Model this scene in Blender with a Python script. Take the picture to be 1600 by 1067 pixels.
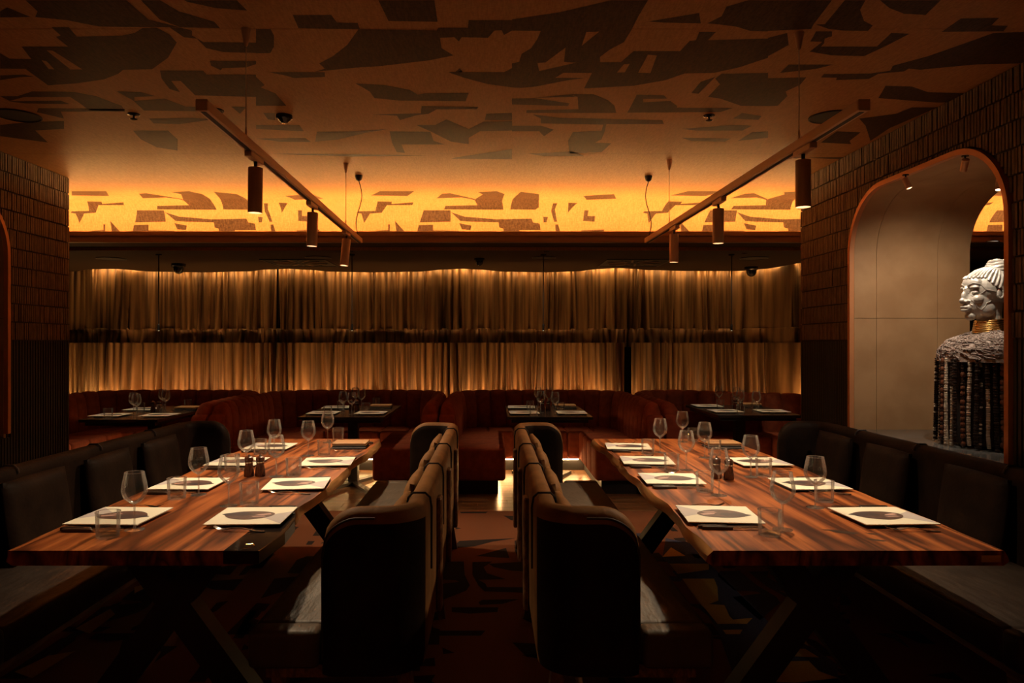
import bpy, bmesh, math, random
from mathutils import Vector, Matrix
from mathutils.geometry import tessellate_polygon
from mathutils.bvhtree import BVHTree
PI = math.pi
scene = bpy.context.scene
C = scene.collection
for o in list(bpy.data.objects):
    bpy.data.objects.remove(o, do_unlink=True)

# ------------------------------------------------------------------ camera, world, exposure
F = 1120.0; VX = 768.0; VY = 537.0; HC = 1.44          # focal length and vanishing point in pixels, eye height in metres
cam = bpy.data.cameras.new('camera'); camo = bpy.data.objects.new('camera', cam); C.objects.link(camo)
camo.location = (0, 0, HC); camo.rotation_euler = (PI/2, 0, 0)
cam.sensor_width = 36.0; cam.lens = 36.0*F/1600.0
cam.shift_x = (800-VX)/1600.0; cam.shift_y = (VY-533.5)/1600.0
cam.clip_start = 0.05; cam.clip_end = 60
scene.camera = camo
w = bpy.data.worlds.new('world'); scene.world = w; w.use_nodes = True
w.node_tree.nodes['Background'].inputs[0].default_value = (0.010, 0.006, 0.004, 1)
w.node_tree.nodes['Background'].inputs[1].default_value = 0.15
scene.view_settings.view_transform = 'Standard'; scene.view_settings.look = 'None'
scene.view_settings.gamma = 1.0; scene.view_settings.use_curve_mapping = False
scene.view_settings.exposure = 0.0
AMBER = (1.0, 0.53, 0.175)      # LED strips
WARM = (1.0, 0.74, 0.46)       # track spots
COVE_E = 135.0; CURT_TOP_E = 70.0; CURT_BOT_E = 82.0; BENCH_E = 90.0; REAR_FILL_E = 75.0
TRACK_W = 80.0; BOOTH_W = 40.0; NICHE_W = 60.0
scene.cycles.transparent_max_bounces = 48

def at(px, py, z):             # pixel -> point on the horizontal plane z
    d = (HC-z)*F/(py-VY)
    return Vector(((px-VX)*d/F, d, z))

# ------------------------------------------------------------------ helpers
class MB:
    def __init__(s): s.v = []; s.f = []; s.m = []
    def add(s, vs, fs, m=0):
        b = len(s.v); s.v += [tuple(v) for v in vs]
        for f in fs: s.f.append([b+i for i in f]); s.m.append(m)
        return s
    def box(s, x0, x1, y0, y1, z0, z1, m=0, M=None):
        vs = [Vector((x, y, z)) for x in (x0, x1) for y in (y0, y1) for z in (z0, z1)]
        if M: vs = [M @ v for v in vs]
        return s.add(vs, [(0,1,3,2),(4,6,7,5),(0,4,5,1),(2,3,7,6),(0,2,6,4),(1,5,7,3)], m)
    def bar(s, a, b, w, h, m=0, up=(0,0,1), w2=None, h2=None):
        a = Vector(a); b = Vector(b); d = (b-a).normalized(); u = Vector(up)
        r = d.cross(u)
        if r.length < 1e-4: r = d.cross(Vector((0,1,0)))
        r.normalize(); u = r.cross(d); w2 = w2 or w; h2 = h2 or h
        vs = []
        for p, ww, hh in ((a, w, h), (b, w2, h2)):
            for sx, sy in ((-1,-1),(1,-1),(1,1),(-1,1)): vs.append(p + r*sx*ww/2 + u*sy*hh/2)
        return s.add(vs, [(0,1,2,3),(7,6,5,4),(0,4,5,1),(1,5,6,2),(2,6,7,3),(3,7,4,0)], m)
    def tube(s, pts, r, n=8, m=0, caps=True):
        pts = [Vector(p) for p in pts]; k = len(pts)
        rr = r if isinstance(r, (list, tuple)) else [r]*k
        prev = None; vs = []
        for i, p in enumerate(pts):
            d = (pts[min(i+1, k-1)]-pts[max(i-1, 0)]).normalized()
            if prev is None:
                a = d.cross(Vector((0,0,1)))
                if a.length < 1e-3: a = d.cross(Vector((1,0,0)))
            else: a = prev - d*prev.dot(d)
            a.normalize(); prev = a; b = d.cross(a)
            for j in range(n):
                t = 2*PI*j/n; vs.append(p + a*math.cos(t)*rr[i] + b*math.sin(t)*rr[i])
        fs = [(i*n+j, i*n+(j+1)%n, (i+1)*n+(j+1)%n, (i+1)*n+j) for i in range(k-1) for j in range(n)]
        if caps: fs += [tuple(range(n))[::-1], tuple((k-1)*n+j for j in range(n))]
        return s.add(vs, fs, m)
    def lathe(s, prof, n=20, m=0, c=(0,0,0), M=None):
        vs = []; fs = []; k = len(prof)
        for r, z in prof:
            for j in range(n):
                t = 2*PI*j/n; vs.append(Vector((c[0]+r*math.cos(t), c[1]+r*math.sin(t), c[2]+z)))
        if M: vs = [M @ v for v in vs]
        for i in range(k-1):
            for j in range(n): fs.append((i*n+j, i*n+(j+1)%n, (i+1)*n+(j+1)%n, (i+1)*n+j))
        if prof[0][0] > 1e-4: fs.append(tuple(range(n))[::-1])
        if prof[-1][0] > 1e-4: fs.append(tuple((k-1)*n+j for j in range(n)))
        return s.add(vs, fs, m)
    def prism(s, poly, h, axis='z', o=0.0, m=0):   # polygon extruded from o to o+h along axis
        def mk(p, t):
            return {'z': (p[0], p[1], t), 'x': (t, p[0], p[1]), 'y': (p[0], t, p[1])}[axis]
        n = len(poly); vs = [mk(p, o) for p in poly] + [mk(p, o+h) for p in poly]
        tri = tessellate_polygon([[Vector((p[0], p[1], 0)) for p in poly]])
        fs = [tuple(t) for t in tri] + [tuple(n+i for i in t)[::-1] for t in tri]
        fs += [(i, (i+1) % n, n+(i+1) % n, n+i) for i in range(n)]
        return s.add(vs, fs, m)
    def grid(s, rows, m=0, closed=False):
        k = len(rows); n = len(rows[0]); vs = [p for r in rows for p in r]; fs = []
        for i in range(k-1):
            for j in range(n if closed else n-1): fs.append((i*n+j, i*n+(j+1)%n, (i+1)*n+(j+1)%n, (i+1)*n+j))
        return s.add(vs, fs, m)
    def mesh(s, name, mats, smooth=False, bevel=0, seg=2, fix=True, ang=None):
        me = bpy.data.meshes.new(name); me.from_pydata(s.v, [], s.f)
        mats = mats if isinstance(mats, (list, tuple)) else [mats]
        for m in mats: me.materials.append(m)
        for p, mi in zip(me.polygons, s.m): p.material_index = mi
        bm = bmesh.new(); bm.from_mesh(me)
        if fix:
            bmesh.ops.remove_doubles(bm, verts=bm.verts, dist=1e-5)
            bmesh.ops.recalc_face_normals(bm, faces=bm.faces)
        if bevel:
            es = [e for e in bm.edges if len(e.link_faces) == 2 and e.calc_face_angle(0) > 0.5]
            bmesh.ops.bevel(bm, geom=es, offset=bevel, segments=seg, affect='EDGES', profile=0.5)
        if smooth:
            for f in bm.faces: f.smooth = True
            lim = ang if ang else 0.7
            for e in bm.edges:
                if len(e.link_faces) == 2 and e.calc_face_angle(0) > lim: e.smooth = False
        bm.to_mesh(me); bm.free(); return me
    def build(s, name, mats, parent=None, **kw):
        return link(name, s.mesh(name, mats, **kw), parent)

def link(name, me, parent=None, loc=None, rot=None):
    o = bpy.data.objects.new(name, me); C.objects.link(o)
    if parent: o.parent = parent
    if loc is not None: o.location = loc
    if rot is not None: o.rotation_euler = rot
    return o
def tag(o, label, cat, group=None, kind=None):
    o['label'] = label; o['category'] = cat
    if group: o['group'] = group
    if kind: o['kind'] = kind
    return o
def thing(name, label, cat, loc=(0,0,0), rz=0.0, group=None):
    o = bpy.data.objects.new(name, None); C.objects.link(o); o.empty_display_size = 0.1
    o.location = loc; o.rotation_euler = (0, 0, rz)
    return tag(o, label, cat, group)
def struct(o, label=None):
    o['kind'] = 'structure'
    if label: o['label'] = label
    return o
def copy_tree(o, parent=None):
    c = o.copy(); C.objects.link(c); c.parent = parent
    for ch in list(o.children): copy_tree(ch, c)
    return c
def place(proto, used, label, loc, rz=0.0, group=None, tilt=None):
    o = proto if not used else copy_tree(proto)
    used.append(1)
    o.location = loc; o.rotation_euler = tilt if tilt else (0, 0, rz); o['label'] = label
    if group: o['group'] = group
    return o

# ------------------------------------------------------------------ materials
def new_mat(name):
    m = bpy.data.materials.new(name); m.use_nodes = True
    return m, m.node_tree.nodes, m.node_tree.links, m.node_tree.nodes['Principled BSDF']
def mat(name, col, rough=0.5, metal=0.0, col2=None, scale=(8,8,8), bump=0.0, bscale=60, spec=0.5, detail=4, sheen=0.0, coat=0.0, bdist=0.01, lo=0.35, hi=0.65):
    m, N, L, b = new_mat(name)
    b.inputs['Base Color'].default_value = (*col, 1); b.inputs['Roughness'].default_value = rough
    b.inputs['Metallic'].default_value = metal; b.inputs['Specular IOR Level'].default_value = spec
    if sheen: b.inputs['Sheen Weight'].default_value = sheen; b.inputs['Sheen Tint'].default_value = (*[min(1, c*3) for c in col], 1)
    if coat: b.inputs['Coat Weight'].default_value = coat; b.inputs['Coat Roughness'].default_value = 0.15
    if col2 or bump:
        tc = N.new('ShaderNodeTexCoord')
    if col2:
        mp = N.new('ShaderNodeMapping'); mp.inputs['Scale'].default_value = scale
        nz = N.new('ShaderNodeTexNoise'); nz.inputs['Scale'].default_value = 1.0; nz.inputs['Detail'].default_value = detail
        rp = N.new('ShaderNodeValToRGB'); e = rp.color_ramp.elements
        e[0].position = lo; e[1].position = hi; e[0].color = (*col, 1); e[1].color = (*col2, 1)
        L.new(tc.outputs['Object'], mp.inputs[0]); L.new(mp.outputs[0], nz.inputs['Vector']); L.new(nz.outputs['Fac'], rp.inputs[0]); L.new(rp.outputs[0], b.inputs['Base Color'])
    if bump:
        nb = N.new('ShaderNodeTexNoise'); nb.inputs['Detail'].default_value = 3
        if isinstance(bscale, tuple):
            mq = N.new('ShaderNodeMapping'); mq.inputs['Scale'].default_value = bscale; L.new(tc.outputs['Object'], mq.inputs[0]); L.new(mq.outputs[0], nb.inputs['Vector']); nb.inputs['Scale'].default_value = 1
        else:
            nb.inputs['Scale'].default_value = bscale; L.new(tc.outputs['Object'], nb.inputs['Vector'])
        bp = N.new('ShaderNodeBump'); bp.inputs['Strength'].default_value = bump; bp.inputs['Distance'].default_value = bdist
        L.new(nb.outputs['Fac'], bp.inputs['Height']); L.new(bp.outputs[0], b.inputs['Normal'])
    return m
def emit(name, col, e):
    m, N, L, b = new_mat(name)
    b.inputs['Base Color'].default_value = (0, 0, 0, 1)
    b.inputs['Emission Color'].default_value = (*col, 1); b.inputs['Emission Strength'].default_value = e
    return m
def wood_mat(name, dark, light, mid, gs=1.0, rough=0.32, spec=0.4):
    m, N, L, b = new_mat(name)
    tc = N.new('ShaderNodeTexCoord')
    mp = N.new('ShaderNodeMapping'); mp.inputs['Scale'].default_value = (7*gs, 0.55*gs, 3*gs)
    n1 = N.new('ShaderNodeTexNoise'); n1.inputs['Scale'].default_value = 1.0; n1.inputs['Detail'].default_value = 3; n1.inputs['Distortion'].default_value = 0.6
    ml = N.new('ShaderNodeMath'); ml.operation = 'MULTIPLY'; ml.inputs[1].default_value = 11.0
    fr = N.new('ShaderNodeMath'); fr.operation = 'PINGPONG'; fr.inputs[1].default_value = 1.0
    rp = N.new('ShaderNodeValToRGB'); e = rp.color_ramp.elements
    e[0].position = 0.0; e[0].color = (*dark, 1); e[1].position = 1.0; e[1].color = (*light, 1)
    x = rp.color_ramp.elements.new(0.45); x.color = (*mid, 1)
    mp2 = N.new('ShaderNodeMapping'); mp2.inputs['Scale'].default_value = (90*gs, 2.2*gs, 40*gs)
    n2 = N.new('ShaderNodeTexNoise'); n2.inputs['Scale'].default_value = 1.0; n2.inputs['Detail'].default_value = 2
    mx = N.new('ShaderNodeMix'); mx.data_type = 'RGBA'; mx.blend_type = 'MULTIPLY'; mx.inputs[0].default_value = 0.55
    r2 = N.new('ShaderNodeValToRGB'); r2.color_ramp.elements[0].position = 0.3; r2.color_ramp.elements[0].color = (0.35, 0.3, 0.28, 1); r2.color_ramp.elements[1].position = 0.65
    bp = N.new('ShaderNodeBump'); bp.inputs['Strength'].default_value = 0.08; bp.inputs['Distance'].default_value = 0.004
    L.new(tc.outputs['Object'], mp.inputs[0]); L.new(mp.outputs[0], n1.inputs['Vector']); L.new(n1.outputs['Fac'], ml.inputs[0]); L.new(ml.outputs[0], fr.inputs[0]); L.new(fr.outputs[0], rp.inputs[0])
    L.new(tc.outputs['Object'], mp2.inputs[0]); L.new(mp2.outputs[0], n2.inputs['Vector']); L.new(n2.outputs['Fac'], r2.inputs[0])
    L.new(rp.outputs[0], mx.inputs[6]); L.new(r2.outputs[0], mx.inputs[7]); L.new(mx.outputs[2], b.inputs['Base Color'])
    L.new(n2.outputs['Fac'], bp.inputs['Height']); L.new(bp.outputs[0], b.inputs['Normal'])
    b.inputs['Roughness'].default_value = rough; b.inputs['Specular IOR Level'].default_value = spec
    return m
def thin_glass(name, body=0.0):      # clear thin glass: see-through face on, bright glossy towards the edges
    m, N, L, b = new_mat(name); N.remove(b)
    out = N['Material Output']; tr = N.new('ShaderNodeBsdfTransparent'); gl = N.new('ShaderNodeBsdfGlossy'); gl.inputs['Roughness'].default_value = 0.035
    tr.inputs[0].default_value = (0.96, 0.96, 0.95, 1)
    df = N.new('ShaderNodeBsdfTranslucent'); df.inputs[0].default_value = (0.9, 0.88, 0.84, 1)
    m2 = N.new('ShaderNodeMixShader'); m2.inputs[0].default_value = 0.14
    lw = N.new('ShaderNodeLayerWeight'); lw.inputs[0].default_value = 0.30
    mr = N.new('ShaderNodeMapRange'); mr.inputs['To Min'].default_value = 0.06+body; mr.inputs['To Max'].default_value = 0.75
    mx = N.new('ShaderNodeMixShader')
    L.new(lw.outputs['Fresnel'], mr.inputs['Value']); L.new(mr.outputs[0], mx.inputs[0])
    L.new(gl.outputs[0], m2.inputs[1]); L.new(df.outputs[0], m2.inputs[2])
    L.new(tr.outputs[0], mx.inputs[1]); L.new(m2.outputs[0], mx.inputs[2]); L.new(mx.outputs[0], out.inputs[0])
    return m
def weave(name, col, col2, rough=0.5, spec=0.2):     # woven wallpaper: fine crosshatch colour and relief
    m, N, L, b = new_mat(name)
    tc = N.new('ShaderNodeTexCoord'); mp = N.new('ShaderNodeMapping'); mp.inputs['Scale'].default_value = (60, 160, 60)
    nz = N.new('ShaderNodeTexNoise'); nz.inputs['Scale'].default_value = 1; nz.inputs['Detail'].default_value = 2
    mp2 = N.new('ShaderNodeMapping'); mp2.inputs['Scale'].default_value = (160, 22, 22)
    n2 = N.new('ShaderNodeTexNoise'); n2.inputs['Scale'].default_value = 1; n2.inputs['Detail'].default_value = 1
    ad = N.new('ShaderNodeMath'); ad.operation = 'ADD'; hf = N.new('ShaderNodeMath'); hf.operation = 'MULTIPLY'; hf.inputs[1].default_value = 0.5
    rp = N.new('ShaderNodeValToRGB'); e = rp.color_ramp.elements; e[0].position = 0.38; e[1].position = 0.62; e[0].color = (*col, 1); e[1].color = (*col2, 1)
    bp = N.new('ShaderNodeBump'); bp.inputs['Strength'].default_value = 0.12; bp.inputs['Distance'].default_value = 0.002
    for a, c in ((mp, nz), (mp2, n2)): L.new(tc.outputs['Object'], a.inputs[0]); L.new(a.outputs[0], c.inputs['Vector'])
    L.new(nz.outputs['Fac'], ad.inputs[0]); L.new(n2.outputs['Fac'], ad.inputs[1]); L.new(ad.outputs[0], hf.inputs[0]); L.new(hf.outputs[0], rp.inputs[0])
    L.new(rp.outputs[0], b.inputs['Base Color']); L.new(hf.outputs[0], bp.inputs['Height']); L.new(bp.outputs[0], b.inputs['Normal'])
    b.inputs['Roughness'].default_value = rough; b.inputs['Specular IOR Level'].default_value = spec
    return m

M_wall_tan = weave('wallpaper_tan', (0.36, 0.165, 0.060), (0.48, 0.225, 0.088), 0.5, 0.06)
M_wall_dark = weave('wallpaper_dark', (0.050, 0.026, 0.014), (0.095, 0.050, 0.027), 0.5, 0.06)
M_black = mat('black_matte', (0.012, 0.010, 0.009), 0.6)
M_soffit = mat('soffit_paint', (0.050, 0.028, 0.015), 0.8, spec=0.15)
M_trim = mat('bronze_trim', (0.30, 0.17, 0.08), 0.4, 0.5)
M_tile = mat('ribbed_tile', (0.085, 0.050, 0.029), 0.6, 0, (0.15, 0.090, 0.052), (40, 40, 14), 0.5, 120, bdist=0.004)
M_tile_back = mat('tile_joint', (0.03, 0.02, 0.015), 0.8)
M_flute = mat('fluted_panel', (0.012, 0.008, 0.0065), 0.6, 0, (0.020, 0.014, 0.011), (30, 30, 3), 0.1)
M_niche = mat('niche_plaster', (0.40, 0.225, 0.105), 0.5, 0, (0.48, 0.285, 0.14), (5, 5, 5), 0.05, 30, detail=6)
M_frame = mat('copper_frame', (0.62, 0.26, 0.11), 0.4, 0.15)
M_stone = mat('grey_stone', (0.10, 0.095, 0.088), 0.16, 0, (0.14, 0.13, 0.12), (14, 14, 14))
M_plank = wood_mat('floor_oak', (0.10, 0.05, 0.022), (0.26, 0.14, 0.065), (0.17, 0.09, 0.04), 1.0, 0.28)
M_plank.node_tree.nodes['Mapping'].inputs['Scale'].default_value = (0.5, 8, 3)
M_carpet = mat('carpet_rust', (0.16, 0.06, 0.030), 0.95, 0, (0.22, 0.09, 0.042), (160, 320, 100), 0.4, 300, bdist=0.003, spec=0.1)
M_carp_b = mat('carpet_black', (0.018, 0.014, 0.014), 0.95, 0, (0.035, 0.027, 0.025), (200, 200, 200), spec=0.1)
M_carp_n = mat('carpet_navy', (0.030, 0.038, 0.075), 0.95, 0, (0.075, 0.080, 0.13), (260, 260, 260), spec=0.1)
M_carp_o = mat('carpet_ochre', (0.40, 0.25, 0.055), 0.95, 0, (0.54, 0.34, 0.08), (260, 260, 260), spec=0.1)
M_walnut = wood_mat('walnut', (0.055, 0.013, 0.0045), (0.46, 0.142, 0.038), (0.25, 0.066, 0.018), 1.0, 0.36, 0.3)
M_sap = wood_mat('sapwood_edge', (0.20, 0.085, 0.03), (0.50, 0.27, 0.10), (0.36, 0.18, 0.062), 0.8, 0.4)
M_resin = mat('black_resin', (0.010, 0.008, 0.008), 0.12)
M_gold = mat('gold_metal', (0.80, 0.50, 0.16), 0.25, 1.0)
M_brass = mat('brass_plate', (0.75, 0.48, 0.18), 0.45, 0.2)
M_steel_b = mat('black_steel', (0.022, 0.016, 0.014), 0.45, 0.4)
M_leather = mat('brown_leather', (0.17, 0.078, 0.028), 0.6, 0, (0.25, 0.118, 0.044), (7, 7, 7), 0.15, 55, detail=5, spec=0.12)
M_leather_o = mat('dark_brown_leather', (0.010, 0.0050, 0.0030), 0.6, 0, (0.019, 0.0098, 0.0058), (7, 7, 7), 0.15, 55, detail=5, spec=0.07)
M_seatl = mat('charcoal_leather', (0.062, 0.047, 0.034), 0.48, 0, (0.088, 0.067, 0.049), (5, 5, 5), 0.6, (22, 8, 8), bdist=0.014, spec=0.2)
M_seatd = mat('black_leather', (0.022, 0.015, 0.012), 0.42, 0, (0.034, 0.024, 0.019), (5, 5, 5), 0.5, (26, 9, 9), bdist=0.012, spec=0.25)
M_strap = mat('strap_leather', (0.02, 0.012, 0.009), 0.5)
M_legw = wood_mat('leg_walnut', (0.09, 0.035, 0.014), (0.26, 0.12, 0.05), (0.17, 0.07, 0.03), 2.0, 0.45)
M_velvet = mat('red_velvet', (0.20, 0.045, 0.020), 0.85, 0, (0.27, 0.065, 0.028), (18, 18, 18), 0.1, 90, sheen=0.25, spec=0.2)
M_tbl = mat('black_tabletop', (0.020, 0.016, 0.014), 0.22, 0, (0.030, 0.024, 0.020), (10, 10, 10))
M_curt = mat('bronze_satin_shade_streaks', (0.075, 0.040, 0.017), 0.42, 0.35, (0.27, 0.155, 0.070), (26, 3, 0.7), 0.08, 40, lo=0.38, hi=0.62)  # dark and light streaks paint satin shimmer and fold shading into the colour
M_curtb = mat('curtain_backing', (0.03, 0.02, 0.012), 0.9)
M_glass = thin_glass('clear_glass')
M_glass2 = thin_glass('thick_glass', 0.22)
M_card = mat('cream_card', (0.76, 0.72, 0.58), 0.55)
M_ink = mat('print_brown', (0.062, 0.030, 0.026), 0.5, 0, (0.10, 0.055, 0.046), (40, 40, 40))
M_ink2 = mat('print_lilac', (0.46, 0.42, 0.42), 0.55)
M_ink3 = mat('print_rose', (0.48, 0.30, 0.26), 0.55)
M_ink4 = mat('print_plum', (0.035, 0.024, 0.030), 0.5)
M_nap = mat('charcoal_napkin', (0.016, 0.013, 0.012), 0.85, 0, (0.03, 0.024, 0.022), (90, 90, 90), 0.2, 200)
M_steel = mat('steel', (0.62, 0.58, 0.52), 0.18, 1.0)
M_knifeh = mat('knife_handle', (0.035, 0.022, 0.016), 0.3)
M_tan = mat('tan_leather', (0.36, 0.185, 0.075), 0.5, 0, (0.44, 0.235, 0.10), (12, 12, 12), 0.1, 80)
M_mill = wood_mat('mill_wood', (0.030, 0.010, 0.006), (0.10, 0.030, 0.014), (0.06, 0.018, 0.009), 3.0, 0.25)
M_track = mat('bronze_track', (0.68, 0.40, 0.23), 0.45, 0.1)
M_head = mat('bronze_head', (0.62, 0.36, 0.21), 0.42, 0.1, (0.70, 0.42, 0.25), (60, 60, 4))
M_cable = mat('pale_steel_cable', (0.85, 0.68, 0.50), 0.5)
M_cord = mat('black_cord', (0.02, 0.012, 0.008), 0.5)
M_dark_pl = mat('black_plastic', (0.010, 0.009, 0.009), 0.25)
M_speaker = mat('dark_mesh', (0.020, 0.015, 0.012), 0.6, 0, (0.03, 0.023, 0.018), (300, 300, 300))
M_lens = emit('lamp_lens', (1, 0.86, 0.66), 30)
M_statue = mat('pewter_statue', (0.36, 0.335, 0.30), 0.4, 0.25, (0.46, 0.425, 0.38), (20, 20, 20), 0.1, 80)
M_cape = mat('woven_cape', (0.15, 0.105, 0.085), 0.75, 0, (0.33, 0.26, 0.22), (60, 60, 60))
M_bdark = mat('bead_dark', (0.035, 0.020, 0.014), 0.35)
M_bcream = mat('bead_cream', (0.62, 0.52, 0.40), 0.4)
M_bred = mat('bead_nut', (0.15, 0.055, 0.028), 0.35)
M_torso = mat('torso_dark', (0.02, 0.013, 0.010), 0.8)
M_led_cove = emit('led_amber_cove', AMBER, COVE_E)
M_led_fill = emit('led_amber_rear_fill', AMBER, REAR_FILL_E)  # fill light for the added strip behind the camera
M_led_ct = emit('led_amber_curtain_top', AMBER, CURT_TOP_E)
M_led_cb = emit('led_amber_curtain_bottom', AMBER, CURT_BOT_E)
M_led_b = emit('led_amber_bench', (1.0, 0.58, 0.22), BENCH_E)

def spot(name, loc, aim, watts, col, size, blend=0.6, rad=0.03, parent=None):
    l = bpy.data.lights.new(name, 'SPOT'); l.energy = watts; l.color = col; l.spot_size = math.radians(size); l.spot_blend = blend; l.shadow_soft_size = rad
    o = bpy.data.objects.new(name, l); C.objects.link(o); o.location = loc
    o.rotation_euler = (Vector(aim)-Vector(loc)).to_track_quat('-Z', 'Y').to_euler()
    if parent: o.parent = parent; o.matrix_parent_inverse = parent.matrix_world.inverted()
    return o

# ------------------------------------------------------------------ room dimensions
ZC = 2.797                     # ceiling
XR = 2.55; XL = -3.45          # faces of the two pillar walls
YR = 5.913; YL = 5.86          # where they end
TH = 0.83                      # their thickness
YCOVE = 6.68; RC = 0.22        # ceiling turns down into the cove here
ZLIP0, ZLIP1, YLIP = 2.37, 2.457, 6.51
XA, XB = -7.2, 7.2             # room extent
ARC = RC*PI/2
def sweep(X, s, off=0.0):      # unrolled wallpaper: s = y on the flat ceiling, then the arc, then straight down
    if s <= YCOVE: return (X, s, ZC-off)
    t = s-YCOVE
    if t <= ARC:
        a = t/RC; r = RC-off
        return (X, YCOVE+r*math.sin(a), ZC-RC+r*math.cos(a))
    return (X, YCOVE+RC-off, ZC-RC-(t-ARC))
def px_to_wallpaper(px, py):   # pixel ray to the ceiling / cove surface
    k = (VY-py)/F
    s0, s1 = 0.3, YCOVE+ARC+0.40
    def g(s):
        _, y, z = sweep(0, s); return (z-HC)/y - k
    for _ in range(50):
        m_ = (s0+s1)/2
        if g(m_) > 0: s0 = m_
        else: s1 = m_
    _, y, _ = sweep(0, s0)
    return ((px-VX)*y/F, s0)

# ------------------------------------------------------------------ floor
fl = MB().box(XA, XB, -2.6, 9.9, -0.12, -0.03).build('floor', M_black); struct(fl)
car = MB().box(XA+0.01, XB-0.01, -2.55, 6.17, -0.03, 0.0).build('carpet', M_carpet, fl); car['label'] = 'rust carpet with black, navy and ochre cut-out shapes'
random.seed(4)
row = 0; y = 6.18
planks = []
for k in range(4):
    planks.append(MB().box(-0.6, 0.598, 0.0, 0.137, -0.03, 0.0).mesh('plank', M_plank, bevel=0.0015, seg=1))
while y < 9.2:
    x = -5.4 - random.random()*0.9
    while x < 4.4:
        link('plank', random.choice(planks), fl, (x+0.6, y, random.uniform(-0.0006, 0.0)))
        x += 1.2
    y += 0.139
# carpet print: flat inlaid shapes traced on the floor
def floor_poly(pts, off, sc):
    out = []
    for a, b2 in pts:
        p = at(off[0]+a/sc, off[1]+b2/sc, 0.0); out.append((p.x, p.y))
    return out
def flat_print(name, polys, m, z, parent):
    mb = MB()
    for p in polys:
        tri = tessellate_polygon([[Vector((q[0], q[1], 0)) for q in p]])
        mb.add([(q[0], q[1], z) for q in p], [tuple(t) for t in tri])
    me = mb.mesh(name, m, fix=False)
    bm = bmesh.new(); bm.from_mesh(me)
    for f in bm.faces:
        f.normal_update()
        if f.normal.z < 0: f.normal_flip()
    bm.to_mesh(me); bm.free()
    return link(name, me, parent)
FA = [[(290,72),(455,72),(440,82),(300,82)],[(200,85),(245,85),(245,100),(220,110),(245,118),(245,148),(210,148)],[(170,185),(240,182),(235,195),(220,200),(222,238),(165,238)],[(265,160),(300,170),(270,174)],
 [(160,270),(200,270),(195,292),(160,292)],[(240,285),(290,242),(480,232),(620,226),(480,247),(370,275)],[(385,330),(560,283),(580,342)],[(545,95),(640,98),(640,125),(590,122)],[(610,240),(690,238),(690,260),(640,270),(660,340),(630,345),(612,300)],
 [(165,385),(210,362),(315,362),(320,440),(350,500),(330,530),(100,622),(105,500),(290,480),(270,470),(160,465)],[(365,365),(480,362),(430,395),(450,430),(560,465),(400,468),(440,490),(450,510),(700,512),(690,480),(740,470),(740,520),(700,545),(435,535),(400,500),(365,440)],
 [(460,375),(680,362),(700,420),(590,415),(490,395)],[(400,600),(420,585),(640,580),(540,608),(410,614)],[(245,628),(515,628),(510,655),(350,665),(245,655)],[(95,650),(178,655),(172,700),(130,705),(135,745),(175,755),(172,845),(30,845)],
 [(650,690),(760,690),(740,770),(710,720)],[(190,862),(262,892),(195,900)],[(0,940),(145,920),(150,970),(0,970)],[(0,1030),(150,1020),(120,1067),(0,1067)],[(650,905),(818,890),(818,935),(740,925)]]
aisle = [floor_poly(p, (640, 780), 3.718) for p in FA]
blk = list(aisle); och = []; nav = []
random.seed(11)
for dx, dy in ((-0.95, 0.12), (-1.75, -0.35), (0.92, 0.2), (1.75, -0.2), (-2.7, 0.3), (0, -2.55), (-0.9, -2.2), (0.9, -2.3), (1.9, -2.4), (-1.9, -2.5)):
    for p in aisle:
        q = [(x+dx, y_+dy) for x, y_ in p]
        if max(y_ for _, y_ in q) > 6.1: continue
        if dx > 0 and dy > -1: (nav if random.random() < 0.6 else blk).append(q)
        else: blk.append(q)
GO = [[(130,335),(180,280),(265,330)],[(245,462),(430,462),(450,510),(455,590),(400,610),(490,615),(520,680),(540,700),(655,690),(620,725),(450,725),(380,640),(340,600)],[(480,760),(595,758),(580,785),(500,785)],
 [(690,870),(960,870),(1040,920),(700,905)],[(650,945),(980,940),(1040,1000),(1150,1040),(900,1067),(760,1060),(720,980)],[(170,375),(400,375),(400,410),(220,435)],[(860,700),(940,780),(980,855),(820,760)]]
gold = [floor_poly(p, (1000, 780), 3.717) for p in GO]
navb = [floor_poly([(150,225),(300,260),(430,400),(680,650),(800,760),(1000,860),(1150,960),(1150,1067),(560,1067),(450,760),(240,440),(130,340)], (1000, 780), 3.717)]
GL = [[(90,920),(300,820),(470,790),(200,960)],[(470,650),(690,525),(720,560),(560,680)],[(840,390),(920,365),(900,400),(840,430)],[(940,310),(1010,290),(990,320)]]
gold += [floor_poly(p, (0, 820), 4.0) for p in GL]
navb += [floor_poly([(290,790),(700,500),(760,480),(720,560),(480,700),(330,830)], (0, 820), 4.0)]
a = flat_print('carpet_print', blk, M_carp_b, 0.0006, fl); a['kind'] = 'stuff'
a = flat_print('carpet_print', nav+navb, M_carp_n, 0.0010, fl); a['kind'] = 'stuff'
a = flat_print('carpet_print', gold, M_carp_o, 0.0014, fl); a['kind'] = 'stuff'

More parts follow.
